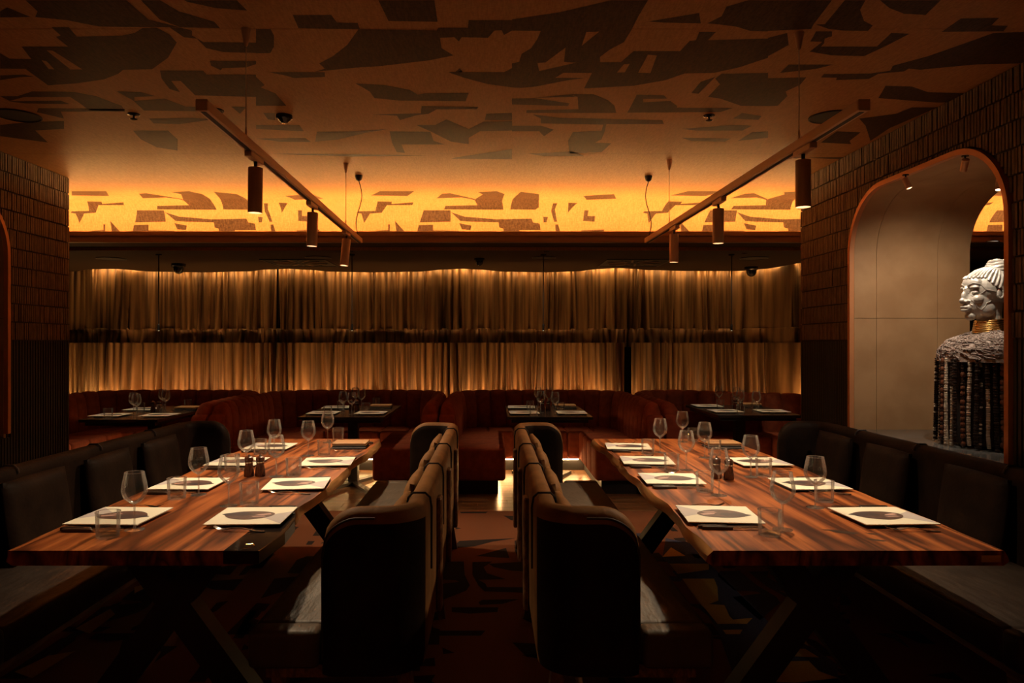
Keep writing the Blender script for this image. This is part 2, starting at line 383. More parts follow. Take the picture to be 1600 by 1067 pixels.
# ------------------------------------------------------------------ ceiling with cove
ce = MB().box(XA, XB, -2.6, YCOVE+0.3, ZC+0.05, ZC+0.15).build('ceiling', M_black); struct(ce)
seams = [-2.6, 0.6, 3.09, 5.12]
for a, b2 in ((-2.6, 0.6), (0.6, 3.09), (3.09, 5.12)):
    MB().box(XA, XB, a+0.0015, b2-0.0015, ZC, ZC+0.05).build('panel', M_wall_tan, ce)
rows = []
S1 = YCOVE+ARC+0.24
ss = [5.1215, YCOVE] + [YCOVE+ARC*i/12 for i in range(1, 13)] + [S1]
for s_ in ss: rows.append([sweep(XA, s_), sweep(XB, s_)])
back = []
mbp = MB().grid(rows)
o = mbp.build('cove_panel', M_wall_tan, ce, smooth=True, fix=False)
bm = bmesh.new(); bm.from_mesh(o.data)
for f in bm.faces:
    f.normal_update()
    if f.normal.z > 0.01 or (abs(f.normal.z) < 0.01 and f.normal.y > 0): f.normal_flip()
bm.to_mesh(o.data); bm.free()
# wallpaper print
WA = [[(160,0),(235,70),(220,105),(420,125),(620,165),(1130,170),(930,122),(790,0)],[(880,0),(1000,0),(1120,70),(1340,135),(1375,175),(1130,170),(1000,122)],[(1150,0),(1480,0),(1545,65),(1350,50),(1170,10)],[(0,70),(45,45),(190,105),(0,108)],
 [(320,168),(430,168),(480,228),(760,222),(840,205),(890,175),(980,172),(1060,215),(1105,265),(1050,360),(950,432),(770,435),(740,460),(650,495),(480,520),(300,532),(160,430),(0,428),(0,330),(60,365),(195,367),(135,290),(425,290),(350,230),(380,220)],
 [(1060,170),(1130,172),(1200,190),(1200,220),(1270,262),(1600,265),(1600,330),(1400,325),(1290,300),(1230,240),(1150,232)],[(1310,380),(1600,380),(1600,400),(1540,420),(1390,425),(1380,438),(1320,410)],
 [(1000,440),(1270,440),(1290,465),(1600,465),(1600,605),(1220,595),(1130,505),(1070,505),(1125,575),(1060,555),(1010,490)],[(0,470),(150,465),(210,478),(120,482),(0,500)],
 [(0,600),(110,600),(200,570),(400,572),(470,575),(600,600),(760,660),(780,690),(560,690),(500,645),(440,606),(150,606),(60,630)],[(50,632),(380,628),(440,650),(150,645)],[(730,570),(880,575),(970,600),(840,605),(840,630),(1030,615),(1160,665),(1250,668),(1240,695),(900,690),(830,625)],
 [(240,675),(780,680),(780,697),(380,697),(400,740),(230,700)],[(1445,665),(1540,668),(1500,710)],[(830,815),(1050,815),(1110,870),(1110,940),(980,920),(880,870)],[(200,760),(400,755),(400,805),(220,815),(300,890),(0,850),(0,780)],[(930,740),(1200,735),(1340,745),(1120,775),(960,770)]]
WAL = [[(290,312),(330,315),(515,432),(440,432)],[(260,375),(290,380),(340,432),(305,430)]]
WB = [[(765,0),(1115,0),(1135,135),(828,130)],[(230,92),(470,92),(505,140),(635,142),(650,182),(265,175)],
 [(640,182),(1130,188),(1140,172),(1325,172),(1330,125),(1600,125),(1600,190),(1550,218),(1535,188),(1490,190),(1450,235),(1285,232),(1268,258),(1240,232),(1150,235),(1160,300),(1235,345),(1090,375),(780,412),(622,422),(545,430),(370,447),(430,428),(395,395),(480,350),(570,280)],
 [(80,450),(430,450),(430,480),(240,487),(180,470)],[(0,180),(90,180),(112,220),(112,290),(90,330),(0,332)],[(0,480),(55,530),(30,545),(120,582),(190,660),(0,660)],
 [(620,520),(800,530),(960,560),(1010,590),(1060,582),(1330,580),(1310,632),(900,628),(740,612),(710,570)],[(1200,450),(1245,448),(1275,425),(1290,450),(1550,450),(1600,425),(1600,545),(1450,525),(1300,485)],
 [(1035,662),(1390,668),(1380,682),(1130,682),(1080,710),(1000,720),(900,750),(880,722),(720,715),(1030,707)],[(1000,780),(1120,780),(1190,745),(1330,805),(1420,760),(1600,755),(1600,815),(1400,820),(1330,860),(1330,900),(1220,885),(1090,820)],
 [(380,822),(600,820),(830,805),(680,830),(520,870),(370,885)],[(835,820),(1090,822),(1110,880),(1180,902),(910,902),(930,955),(880,950),(850,890)],[(0,780),(270,780),(300,820),(0,805)],[(0,865),(310,862),(345,888),(150,885)],[(1300,975),(1600,930),(1600,995),(1220,990)],
 [(1440,710),(1600,705),(1600,750),(1430,750)],[(45,705),(120,705),(120,750),(75,745)],[(100,960),(600,963),(1100,970),(600,978)]]
WC = [[(0,120),(300,75),(620,0),(850,0),(790,100),(750,180),(700,262),(610,310),(550,355),(550,388),(680,388),(760,318),(1050,318),(1110,255),(1150,250),(1170,198),(1275,198),(1225,250),(1600,240),(1600,360),(1420,420),(1260,455),(1080,458),(960,500),(760,535),(450,552),(500,455),(320,455),(270,485),(460,487),(350,500),(150,540),(60,548),(0,545),(0,395),(45,385),(60,335),(120,300),(160,240),(180,192),(0,190)],
 [(850,133),(1170,80),(1180,145),(950,140)],[(1220,145),(1310,100),(1340,40),(1480,0),(1600,0),(1600,195),(1490,192),(1400,165),(1280,150)],[(1600,455),(1310,460),(1270,490),(1300,525),(1225,605),(1300,615),(1430,660),(1600,662)],[(1120,580),(1180,510),(1270,480),(1165,585)],
 [(360,588),(510,588),(600,625),(640,660),(652,705),(90,705),(90,688),(415,682),(410,605)],[(140,610),(360,589),(405,606)],[(0,615),(140,612),(360,645),(350,662),(0,652)],
 [(780,590),(950,595),(970,615),(820,618),(820,638),(990,630),(1030,660),(1030,672),(1380,675),(1300,700),(720,703),(750,650)],[(130,715),(300,735),(940,750),(950,775),(590,775),(580,820),(560,870),(520,890),(620,895),(560,950),(360,960),(350,880),(380,825),(560,815),(570,778),(180,770),(180,740)],
 [(0,785),(180,785),(260,810),(200,850),(170,820),(0,820)],[(1060,805),(1380,780),(1500,785),(1440,815),(1150,815)],[(1380,740),(1440,705),(1560,725),(1540,748)],[(1410,880),(1500,825),(1600,820),(1600,860)],[(1060,860),(1370,865),(1330,885),(1120,880)],[(100,960),(380,945),(450,975),(200,975)]]
WCL = [[(435,285),(465,198),(545,196)],[(160,392),(210,388),(335,295),(325,385),(400,390),(170,442)],[(788,453),(850,340),(905,345),(865,455)],[(655,452),(700,400),(735,398),(705,450)]]
WD = [[(0,0),(400,0),(285,150),(270,180),(0,192)],[(480,0),(610,0),(575,60),(600,130),(655,158),(625,192),(470,190),(380,180),(300,152),(355,150)],[(700,0),(1080,0),(985,92),(850,85),(760,50)],[(1085,198),(1205,115),(1445,110),(1395,158),(1500,160),(1470,195)],
 [(1410,205),(1600,198),(1600,395),(1300,402),(950,435),(880,428),(850,445),(690,460),(630,492),(425,500),(430,485),(330,483),(350,462),(640,458),(765,440),(780,410),(1000,350),(1200,280)],[(0,235),(120,205),(130,280),(0,350)],
 [(300,195),(400,195),(400,225),(355,240),(350,270),(330,290),(680,290),(770,205),(885,210),(730,290),(600,350),(400,345),(260,322),(340,260),(265,258)],[(75,455),(130,402),(410,402),(300,430)],[(0,488),(240,482),(200,530),(110,570),(120,600),(60,660),(0,662)],
 [(735,535),(900,540),(1000,575),(1600,590),(1600,640),(1050,640),(690,612)],[(520,900),(330,890),(430,820),(580,825),(510,880)],[(570,740),(800,710),(900,670),(1060,670),(760,800),(640,880),(610,785)],[(230,985),(520,980),(480,995)]]
WE = [[(120,148),(195,150),(200,162),(310,153),(312,168),(180,168),(165,208),(105,212),(80,262),(60,212),(35,208),(40,200),(130,198)],[(390,108),(430,106),(620,138),(610,112),(560,100),(650,95),(720,110),(770,150),(795,192),(485,190),(485,172),(650,168),(620,142),(530,128),(410,132)],
 [(780,98),(900,110),(930,125),(975,180),(960,192),(830,190),(815,140)],[(380,195),(520,195),(530,255),(370,258)],[(525,205),(600,228),(770,242),(950,238),(960,258),(995,265),(1000,298),(890,298),(890,315),(810,315),(805,290),(785,285),(780,258),(640,255),(580,250)],
 [(575,262),(640,275),(635,298),(590,295)],[(365,272),(440,270),(440,300),(575,302),(580,315),(355,315)],[(240,250),(300,315),(250,312)],[(205,268),(215,268),(215,312),(140,310),(145,302),(205,298)],[(1040,158),(1062,158),(1062,190),(1085,255),(1070,255),(1045,200)],
 [(1010,228),(1035,230),(1030,258),(1015,258)],[(1075,270),(1090,268),(1105,315),(1080,315)],[(1118,155),(1165,157),(1135,208)],[(1218,195),(1240,195),(1240,225),(1280,225),(1280,255),(1220,250)],[(1210,300),(1330,295),(1330,312),(1215,312)],[(40,95),(220,95),(235,120),(40,118)],[(1150,120),(1290,110),(1350,135),(1200,140)]]
def tr(polys, off, sx, sy): return [[px_to_wallpaper(off[0]+p[0]/sx, off[1]+p[1]/sy) for p in q] for q in polys]
vis = tr(WA, (0,0), 4, 4)+tr(WB, (400,0), 4, 4)+tr(WC, (800,0), 4, 4)+tr(WD, (1200,0), 4, 4)
lig = tr(WAL, (0,0), 4, 4)+tr(WCL, (800,0), 4, 4)
band = tr(WE, (100,270), 3.3333, 3.3333)
PER = 2.74
bands = [[(x+PER*k, s_) for x, s_ in p] for p in band for k in range(-2, 4)]
extra = []
random.seed(3)
for p in vis:                  # the paper goes on, repeat by repeat, outside the frame
    for kx in (-2, -1, 0, 1, 2):
        for ky in (-2.9, -0.0):
            if kx == 0 and ky == 0: continue
            q = [(x+kx*PER*(1 if ky else 2.2), s_+ky) for x, s_ in p]
            cx = sum(a[0] for a in q)/len(q); cy = sum(a[1] for a in q)/len(q); mn = max(a[1] for a in q)
            if mn > 5.8 or cy < -2.3 or abs(cx) > 6.4: continue
            if ky == 0:
                lim0 = (-768*cy/F-0.6, 832*cy/F+0.6)
                if lim0[0] < cx < lim0[1]: continue
            elif mn > 2.75: continue
            extra.append(q)
def paper_print(name, polys, m, off):
    bm = bmesh.new()
    for p in polys:
        p = [q for q in p]
        tri = tessellate_polygon([[Vector((q[0], q[1], 0)) for q in p]])
        vs = [bm.verts.new((q[0], q[1], 0)) for q in p]
        for t in tri:
            try: bm.faces.new([vs[i] for i in t])
            except ValueError: pass
    for i in range(0, 13):
        s_ = YCOVE+ARC*i/12
        bmesh.ops.bisect_plane(bm, geom=bm.verts[:]+bm.edges[:]+bm.faces[:], plane_co=(0, s_, 0), plane_no=(0, 1, 0))
    for v in bm.verts: v.co = Vector(sweep(max(XA, min(XB, v.co.x)), min(v.co.y, S1), off))
    for f in bm.faces:
        f.normal_update(); f.smooth = True
        if f.normal.z > 0.02 or (abs(f.normal.z) <= 0.02 and f.normal.y > 0): f.normal_flip()
    me = bpy.data.meshes.new(name); bm.to_mesh(me); bm.free(); me.materials.append(m)
    o = link(name, me, ce); o['kind'] = 'stuff'; return o
paper_print('wallpaper_print', vis+extra+bands, M_wall_dark, 0.0008)
paper_print('wallpaper_print', lig, M_wall_tan, 0.0014)
# cove ledge, soffit with its wavy rear edge
EDGE = [(-100,424),(60,424),(112,424),(145,420.5),(175,420),(240,424.5),(320,425.5),(385,424),(420,421),(450,420),(480,421.5),(520,424.5),(580,425.5),(650,424.5),(700,421),(722,420),(745,421),(790,424.5),(850,425.5),(900,424),(935,420.5),(965,419),(990,420),(1015,422),(1080,423.5),(1150,423.5),(1200,420),(1250,411),(1300,410)]
EP = []
for px, py in EDGE:
    d = (ZLIP0-HC)*F/(VY-py); EP.append(((px-VX)*d/F, d))
def edge_y(X):
    if X <= EP[0][0]: return EP[0][1]
    for (x0, y0), (x1, y1) in zip(EP, EP[1:]):
        if X <= x1:
            t = (X-x0)/(x1-x0) if x1 > x0 else 0; t = t*t*(3-2*t)
            return y0+(y1-y0)*t
    return EP[-1][1]
xs = [XA+(XB-XA)*i/240 for i in range(241)]
poly = [(XA, YLIP), (XB, YLIP)] + [(x, edge_y(x)) for x in reversed(xs)]
so = MB().prism(poly, 0.02, 'z', ZLIP0).build('ceiling_soffit', M_soffit); struct(so)
MB().box(XA, XB, YLIP-0.03, YLIP+0.02, ZLIP0-0.012, ZLIP1).build('trim_lip', M_trim, so, bevel=0.004, seg=1)
MB().box(XA, XB, YLIP-0.045, YLIP-0.03, ZLIP0+0.045, ZLIP0+0.06).build('trim_bead', M_trim, so)
MB().box(XA, XB, YLIP+0.02, 6.90, ZLIP0+0.02, ZLIP0+0.035).build('cove_tray', M_soffit, so)
led = MB()
for i in range(24):
    x0 = XA+0.05+(XB-XA-0.1)*i/24; x1 = XA+0.05+(XB-XA-0.1)*(i+1)/24-0.004
    led.box(x0, x1, YLIP+0.075, YLIP+0.10, ZLIP1-0.018, ZLIP1-0.006)
led.build('led_strip', M_led_cove, so)
cv = MB().box(XA, XB, -2.6, -2.22, ZLIP0, ZLIP0+0.03).box(XA, XB, -2.24, -2.2, ZLIP0+0.03, ZLIP1).build('ceiling_ledge_added', M_soffit); struct(cv)  # added ledge, out of view, carries the fill strip
MB().box(XA+0.1, XB-0.1, -2.33, -2.30, ZLIP1-0.03, ZLIP1-0.012).build('led_strip', M_led_fill, cv)  # added fill strip, brightens the faces turned towards the camera
ubox = MB().box(XA, XB, 6.92, 10.0, 2.66, 2.72).build('ceiling_void', M_black); struct(ubox)
wb = MB().box(XA, XB, 9.75, 9.9, 0.0, 2.66).build('wall_far', M_black); struct(wb)
wb = MB().box(XA, XB, -2.75, -2.6, 0.0, ZC).build('wall_near', M_flute); struct(wb)
for nm, x0, x1 in (('wall_far_left', XA-0.15, XA), ('wall_far_right', XB, XB+0.15)):
    struct(MB().box(x0, x1, -2.6, 9.9, 0, ZC).build(nm, M_flute))
# curtain-top LED hidden behind the soffit edge
led = MB()
for i in range(60):
    xa, xb = -5.2+9.6*i/60, -5.2+9.6*(i+1)/60
    ya, yb = edge_y(xa)+0.006, edge_y(xb)+0.006
    led.add([(xa, ya, ZLIP0+0.022), (xb, yb, ZLIP0+0.022), (xb, yb, ZLIP0+0.034), (xa, ya, ZLIP0+0.034), (xa, ya-0.01, ZLIP0+0.022), (xb, yb-0.01, ZLIP0+0.022), (xb, yb-0.01, ZLIP0+0.034), (xa, ya-0.01, ZLIP0+0.034)],
            [(0,1,2,3), (4,7,6,5), (0,4,5,1), (3,2,6,7)])
led.build('led_strip', M_led_ct, so, fix=False)

# ------------------------------------------------------------------ pillar walls with ribbed tiles and arched niches
NZ0, NZ1, NR = 0.80, 2.468, 0.40
def niche_top(y, y0, y1):      # height of the arched opening at y (None outside)
    if y < y0 or y > y1: return None
    e = min(y-y0, y1-y)
    if e >= NR: return NZ1
    return NZ1-NR+math.sqrt(max(0, NR*NR-(NR-e)**2))
def niche_outline(y0, y1, z0, g=0.0, n=12):
    r = NR+g; y0 -= g; y1 += g; zt = NZ1+g
    pts = [(y0, z0)]
    for i in range(n+1):
        a = PI-PI/2*i/n; pts.append((y0+r+r*math.cos(a), zt-r+r*math.sin(a)))
    for i in range(n+1):
        a = PI/2-PI/2*i/n; pts.append((y1-r+r*math.cos(a), zt-r+r*math.sin(a)))
    pts.append((y1, z0))
    return pts
def pillar_wall(name, X, sg, yend, n0, n1, side):
    # sg = +1: wall solid lies towards +x of the face
    y0 = -2.6
    mb = MB()
    out = niche_outline(n0, n1, NZ0)
    # solid core made of strips around the opening
    T0, T1 = X+sg*0.012, X+sg*TH
    xa, xb = min(T0, T1), max(T0, T1)
    mb.box(xa, xb, y0, n0-0.03, 0, ZC); mb.box(xa, xb, n1+0.03, yend, 0, ZC)
    mb.box(xa, xb, n0-0.03, n1+0.03, 0, NZ0-0.04)
    big = [(n0-0.03, ZC), (n0-0.03, NZ1-NR)]+[(p[0], p[1]) for p in niche_outline(n0, n1, NZ0, 0.03)[1:-1]]+[(n1+0.03, NZ1-NR), (n1+0.03, ZC)]
    mb.prism(big, xb-xa, 'x', xa)
    wl = mb.build(name, M_tile_back); struct(wl)
    # tiles
    RH = 0.1327; TL = 0.37; rb = 0.0245
    rnd = random.Random(21 if sg > 0 else 22)
    for r in range(10):
        z0 = 1.47+RH*r; z1 = min(z0+RH-0.010, ZC-0.003)
        yy = yend-0.004 - (TL/2 if r % 2 else 0)
        starts = [yend-0.004] if r % 2 else []
        if r % 2: starts = [(yend-0.004-TL/2, yend-0.004)]
        while yy > 1.2: starts.append((max(yy-TL, 1.2), yy)); yy -= TL
        for a, b3 in starts:
            mb = MB(); nn = max(1, int(round((b3-a-0.005)/rb)))
            cnt = 0
            for k in range(nn):
                ya = a+0.001+(b3-a-0.002)*k/nn; yb = a+0.001+(b3-a-0.002)*(k+1)/nn-0.0075
                zlo = z0
                t = niche_top((ya+yb)/2, n0-0.035, n1+0.035)
                if t is not None: zlo = max(z0, t+0.03)
                if zlo > z1-0.008: continue
                dp = rnd.uniform(0.0145, 0.0195); cnt += 1
                x0 = X+sg*0.012; x1 = X+sg*0.012-sg*dp
                mb.box(min(x0, x1), max(x0, x1), ya, yb, zlo, z1)
            if cnt: mb.build('tile', M_tile, wl)
    # fluted lower panels
    yy = yend-0.004
    while yy > 0.6:
        mb = MB(); a = yy-0.62
        for k in range(20):
            ya = a+0.62*k/20; yb = ya+0.021
            zt = 1.462
            if yb > n0-0.03 and ya < n1+0.03: zt = NZ0-0.03
            x0 = X+sg*0.012; x1 = X-sg*0.004
            mb.box(min(x0, x1), max(x0, x1), ya, yb, 0.0, zt)
        mb.build('flute_panel', M_flute, wl); yy -= 0.625
    # copper edge round the opening
    o1 = niche_outline(n0, n1, NZ0, 0.0, 14); o2 = niche_outline(n0, n1, NZ0, 0.03, 14)
    mb = MB(); xf = X-sg*0.02; xbk = X+sg*0.012
    rows = [[(xf, *p) for p in o1], [(xf, *p) for p in o2], [(xbk, *p) for p in o2], [(xbk, *p) for p in o1], [(xf, *p) for p in o1]]
    mb.grid(rows); mb.build('trim_niche_frame', M_frame, wl, smooth=True)
    # lining panels: strips across the thickness, two heights on the jambs and one arch piece each
    cuts = [0.012, 0.170, 0.60, TH]
    zj = 1.62
    o1 = niche_outline(n0, n1, NZ0-0.03, 0.0, 16); o2 = niche_outline(n0, n1, NZ0-0.03, 0.026, 16)
    segs = []
    h = len(o1)//2
    low0 = [(o1[0], o2[0]), ((n0, zj-0.0015), (n0-0.026, zj-0.0015))]
    low1 = [((n1, zj-0.0015), (n1+0.026, zj-0.0015)), (o1[-1], o2[-1])]
    arch = [((n0, zj+0.0015), (n0-0.026, zj+0.0015))]+list(zip(o1[1:-1], o2[1:-1]))+[((n1, zj+0.0015), (n1+0.026, zj+0.0015))]
    for c0, c1 in zip(cuts, cuts[1:]):
        xa = X+sg*(c0+0.0012); xb = X+sg*(c1-0.0012)
        for pr in (low0, low1, arch):
            rows = []
            for q0, q1 in pr: rows.append([(xa, *q0), (xb, *q0), (xb, *q1), (xa, *q1)])
            mb = MB().grid(rows, closed=True)
            n_ = len(rows); mb.add(rows[0]+rows[-1], [(0,1,2,3), (4,7,6,5)])
            mb.build('lining_panel', M_niche, wl, smooth=True, ang=0.5)
    xs0 = X+sg*0.05; xs1 = X+sg*(TH)
    sl = MB().box(min(xs0, xs1), max(xs0, xs1), n0, n1, NZ0-0.03, 0.834).build('sill', M_stone, wl, bevel=0.003, seg=1)
    MB().box(min(X+sg*0.012, xs0), max(X+sg*0.012, xs0), n0, n1, NZ0-0.06, NZ0-0.02).build('sill_ledge', M_black, wl)
    return wl
wr = pillar_wall('wall_right', XR, 1, YR, 3.54, 5.064, 'right')
wl_ = pillar_wall('wall_left', XL, -1, YL, 3.55, 5.085, 'left')

# ------------------------------------------------------------------ curtains behind the booths, two tiers
def curtain(name, x0, x1, ztop, zbot, yoff, seed, label, flounce, group):
    rnd = random.Random(seed)
    folds = []; x = x0-0.05; far = 0
    while x < x1+0.05:
        wd = rnd.uniform(0.05, 0.10) if rnd.random() < 0.75 else rnd.uniform(0.10, 0.17)
        far = 0 if rnd.random() < 0.5 else 1
        folds.append((x+wd/2, wd*rnd.uniform(0.5, 0.62), rnd.uniform(0.75, 1.0) if not far else rnd.uniform(0.15, 0.55), rnd.uniform(-0.045, 0.045))); x += wd
    def fold(X, t):            # t: 0 at the top of the drop, 1 at the bottom
        v = 0.0
        for (fx, hw, am, sk) in folds:
            k = abs(X-fx-sk*(t-0.3))/hw
            if k < 1: v = max(v, am-1+math.sqrt(1-k*k) if am > 0.6 else am*math.sqrt(1-k*k))
        return max(v, 0.0)
    nx = int((x1-x0)/0.008)
    zs = []
    nz = 12
    for i in range(nz+1): zs.append((ztop+(zbot-ztop)*i/nz, i/nz))
    cache = {}
    def row(z, t, amp, dy):
        rw = []
        for i in range(nx+1):
            X = x0+(x1-x0)*i/nx
            f = fold(X, t)
            rw.append((X, edge_y(X)+yoff-amp*f+dy+0.006*math.sin(9*X+seed), z))
        return rw
    rows = [row(z, t, 0.125*(0.85+0.2*t), 0) for z, t in zs]
    mb = MB().grid(rows)
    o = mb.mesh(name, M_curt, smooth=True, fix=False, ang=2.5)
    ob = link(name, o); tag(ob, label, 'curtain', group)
    if flounce:                # gathered band under the stitched seam
        rnd = random.Random(seed+50); folds.clear(); x = x0
        while x < x1:
            wd = rnd.uniform(0.05, 0.12); folds.append((x+wd/2, wd*0.55, rnd.uniform(0.3, 1.0), rnd.uniform(-0.06, 0.06))); x += wd
        z0, z1 = flounce
        rows = [row(z0+(z1-z0)*i/5, i/5, 0.03+0.05*i/5, -0.012-0.022*(i == 0)) for i in range(6)]
        sm_ = row(z0+0.004, 0, 0.03, -0.032)
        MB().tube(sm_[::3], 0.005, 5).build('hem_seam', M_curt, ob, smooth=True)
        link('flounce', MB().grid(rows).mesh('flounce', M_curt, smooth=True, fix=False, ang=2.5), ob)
    return ob
CX = [-6.2, -2.72, -0.52, 1.74, 4.05]
WHERE = ['behind the end booth opposite the statue', 'behind the booth past the resin-cornered table', 'behind the booth past the brass-plaque table', 'behind the end booth on the statue side']
for i in range(4):
    curtain('curtain_upper', CX[i], CX[i+1]-0.001, ZLIP0+0.12, 1.62, 0.20, 100+i, 'bronze satin upper curtain with gathered hem '+WHERE[i], (1.632, 1.40), 'upper curtain drops')
    curtain('curtain_lower', CX[i], CX[i+1]-(0.10 if i == 2 else 0.001), 1.452, 0.55, 0.08, 200+i, 'bronze satin lower curtain, uplit, '+WHERE[i], None, 'lower curtain drops')

# ------------------------------------------------------------------ channel-tufted red banquettes
BT = 0.875                     # back height
def banquette(name, x0, x1, yf, label, ybl=8.62, ybr=8.62):
    root = thing(name, label, 'banquette', ((x0+x1)/2, (yf+8.6)/2, 0), 0, 'curved red banquettes along the curtain')
    bpy.context.view_layer.update()
    def part(nm, me, p=root):
        o = link(nm, me, p); o.matrix_parent_inverse = Matrix.Translation(-Vector(root.location)); return o
    R = 0.42; t = 0.13
    xi0, xi1 = x0+t, x1-t      # inner faces
    # inner face path: down the left arm, round the corner, along the back, up the right arm
    pts = []
    n = 60
    L1 = ybl-R-yf; 
    for i in range(int(L1/0.02)): pts.append((xi0, yf+0.02*i))
    for i in range(16):
        a = PI-PI/2*i/15; pts.append((xi0+R+R*math.cos(a), ybl-R+R*math.sin(a)))
    k = int((xi1-xi0-2*R)/0.02)
    for i in range(1, k): pts.append((xi0+R+(xi1-xi0-2*R)*i/k, ybl+(ybr-ybl)*i/k))
    for i in range(16):
        a = PI/2-PI/2*i/15; pts.append((xi1-R+R*math.cos(a), ybr-R+R*math.sin(a)))
    for i in range(int((ybr-R-yf)/0.02)): pts.append((xi1, ybr-R-0.02*(i+1)))
    # arc length
    s = [0]
    for p, q in zip(pts, pts[1:]): s.append(s[-1]+math.hypot(q[0]-p[0], q[1]-p[1]))
    tot = s[-1]; nc = int(round(tot/0.185)); cw = tot/nc
    def P(u):
        u = max(0, min(tot-1e-6, u))
        lo, hi = 0, len(s)-1
        while hi-lo > 1:
            m_ = (lo+hi)//2
            if s[m_] <= u: lo = m_
            else: hi = m_
        f = (u-s[lo])/(s[hi]-s[lo]+1e-9)
        p = Vector((pts[lo][0]+(pts[hi][0]-pts[lo][0])*f, pts[lo][1]+(pts[hi][1]-pts[lo][1])*f, 0))
        d = Vector((pts[hi][0]-pts[lo][0], pts[hi][1]-pts[lo][1], 0)).normalized()
        return p, Vector((d.y, -d.x, 0))           # inward normal
    for c in range(nc):
        rows = []
        for j in range(7):
            v = j/6; u = (c+v)*cw
            p, nn = P(u); bl = 0.030*math.sqrt(max(0, math.sin(PI*v)))
            zt = BT+0.012*math.sqrt(max(0, math.sin(PI*v)))
            e = min(u, tot-u)                      # arms roll down at their front ends
            if e < 0.16: zt -= 0.16-math.sqrt(max(0, 0.16**2-(0.16-e)**2))
            prof = [(0.012+bl, 0.40), (0.02+bl, 0.55), (0.012+bl, 0.70), (-0.005+bl, zt-0.07), (-0.03+bl*0.7, zt-0.018), (-0.065, zt), (-0.105, zt-0.02), (-0.122, zt-0.07), (-0.124, 0.40)]
            rows.append([tuple(p+nn*a+Vector((0, 0, z))) for a, z in prof])
        mb = MB().grid(rows, closed=True)
        mb.add(rows[0], [tuple(range(len(rows[0])))]); mb.add(rows[-1], [tuple(range(len(rows[-1])))])
        part('back_channel', mb.mesh('back_channel', M_velvet, smooth=True, ang=1.2))
    # arm ends
    for xa, xb in ((x0+0.004, xi0+0.02), (xi1-0.02, x1-0.004)):
        ol = [(yf-0.06, 0.10), (yf+0.03, 0.10), (yf+0.03, BT-0.10)]
        for i in range(7):
            a = PI/2*i/6; ol.append((yf+0.03-0.09*math.sin(a), BT-0.19+0.09*math.cos(a)))
        part('arm_end', MB().prism(ol, xb-xa, 'x', xa).mesh('arm_end', M_velvet, smooth=True, bevel=0.02, seg=2))
        part('back_frame', MB().box(xa, min(xb, xa+0.125), yf, ybl-0.3, 0.10, 0.42).mesh('back_frame', M_velvet))
    part('back_frame', MB().box(x0+0.2, x1-0.2, min(ybl, ybr)+0.08, min(ybl, ybr)+0.12, 0.10, BT-0.2).mesh('back_frame', M_velvet))
    # seats
    sw = 0.50; zb, zt = 0.135, 0.45
    ys = yf+0.06
    def seat(xa, xb, ya, yb):
        mb = MB().box(xa, xb, ya, yb, zb, zt)
        part('seat_cushion', mb.mesh('seat_cushion', M_velvet, smooth=True, bevel=0.032, seg=3, ang=1.3))
    yb0 = ybl-0.52
    kk = 4
    for q in range(kk):
        ya = ys+(yb0-ys)*q/kk; yb = ys+(yb0-ys)*(q+1)/kk
        seat(xi0+0.01, xi0+sw, ya, yb); seat(xi1-sw, xi1-0.01, ya, yb)
    kk = 6
    for q in range(kk):
        xa = xi0+0.02+(xi1-xi0-0.04)*q/kk; xb = xi0+0.02+(xi1-xi0-0.04)*(q+1)/kk
        yq = ybl+(ybr-ybl)*(q+1)/kk; seat(xa, xb, yb0-(ybl-yq), yq-0.005)
    pl = MB().box(x0+0.05, xi0+sw-0.07, yf+0.14, ybl, 0, zb-0.002).box(xi1-sw+0.07, x1-0.05, yf+0.14, ybl, 0, zb-0.002).box(xi0+sw-0.07, xi1-sw+0.07, yb0+0.07, ybl, 0, zb-0.002)
    part('plinth', pl.mesh('plinth', M_black))
    ld = MB()
    ld.box(xi0+sw-0.058, xi0+sw-0.05, yf+0.20, yb0+0.02, zb-0.014, zb-0.005)
    ld.box(xi1-sw+0.05, xi1-sw+0.058, yf+0.20, yb0+0.02, zb-0.014, zb-0.005)
    ld.box(xi0+sw, xi1-sw, yb0+0.05, yb0+0.058, zb-0.014, zb-0.005)
    part('led_strip', ld.mesh('led_strip', M_led_b))
    # LED behind the back, washing the curtain
    ld = MB()
    for q in range(8):
        xe = x0+(-1.2 if x0 < -4 else 0.18); xa = xe+(x1-xe-0.18)*q/8; xb = xe+(x1-xe-0.18)*(q+1)/8
        yq = ybl+(ybr-ybl)*(q+0.5)/8; ld.box(xa, xb, yq+0.132, yq+0.15, 0.750, 0.762)
    part('led_strip', ld.mesh('led_strip', M_led_cb))
    return root
BX = [-4.80, -2.66, -0.50, 1.62, 3.80]
BL = ['red velvet channel-tufted banquette in the end booth opposite the statue', 'red velvet channel-tufted banquette in the booth past the resin-cornered table', 'red velvet channel-tufted banquette in the booth past the brass-plaque table', 'red velvet channel-tufted banquette in the end booth on the statue side']
for i in range(4): banquette('banquette', BX[i]+0.004, BX[i+1]-0.004, 6.74, BL[i], 8.62, 8.02 if i == 3 else 8.62)

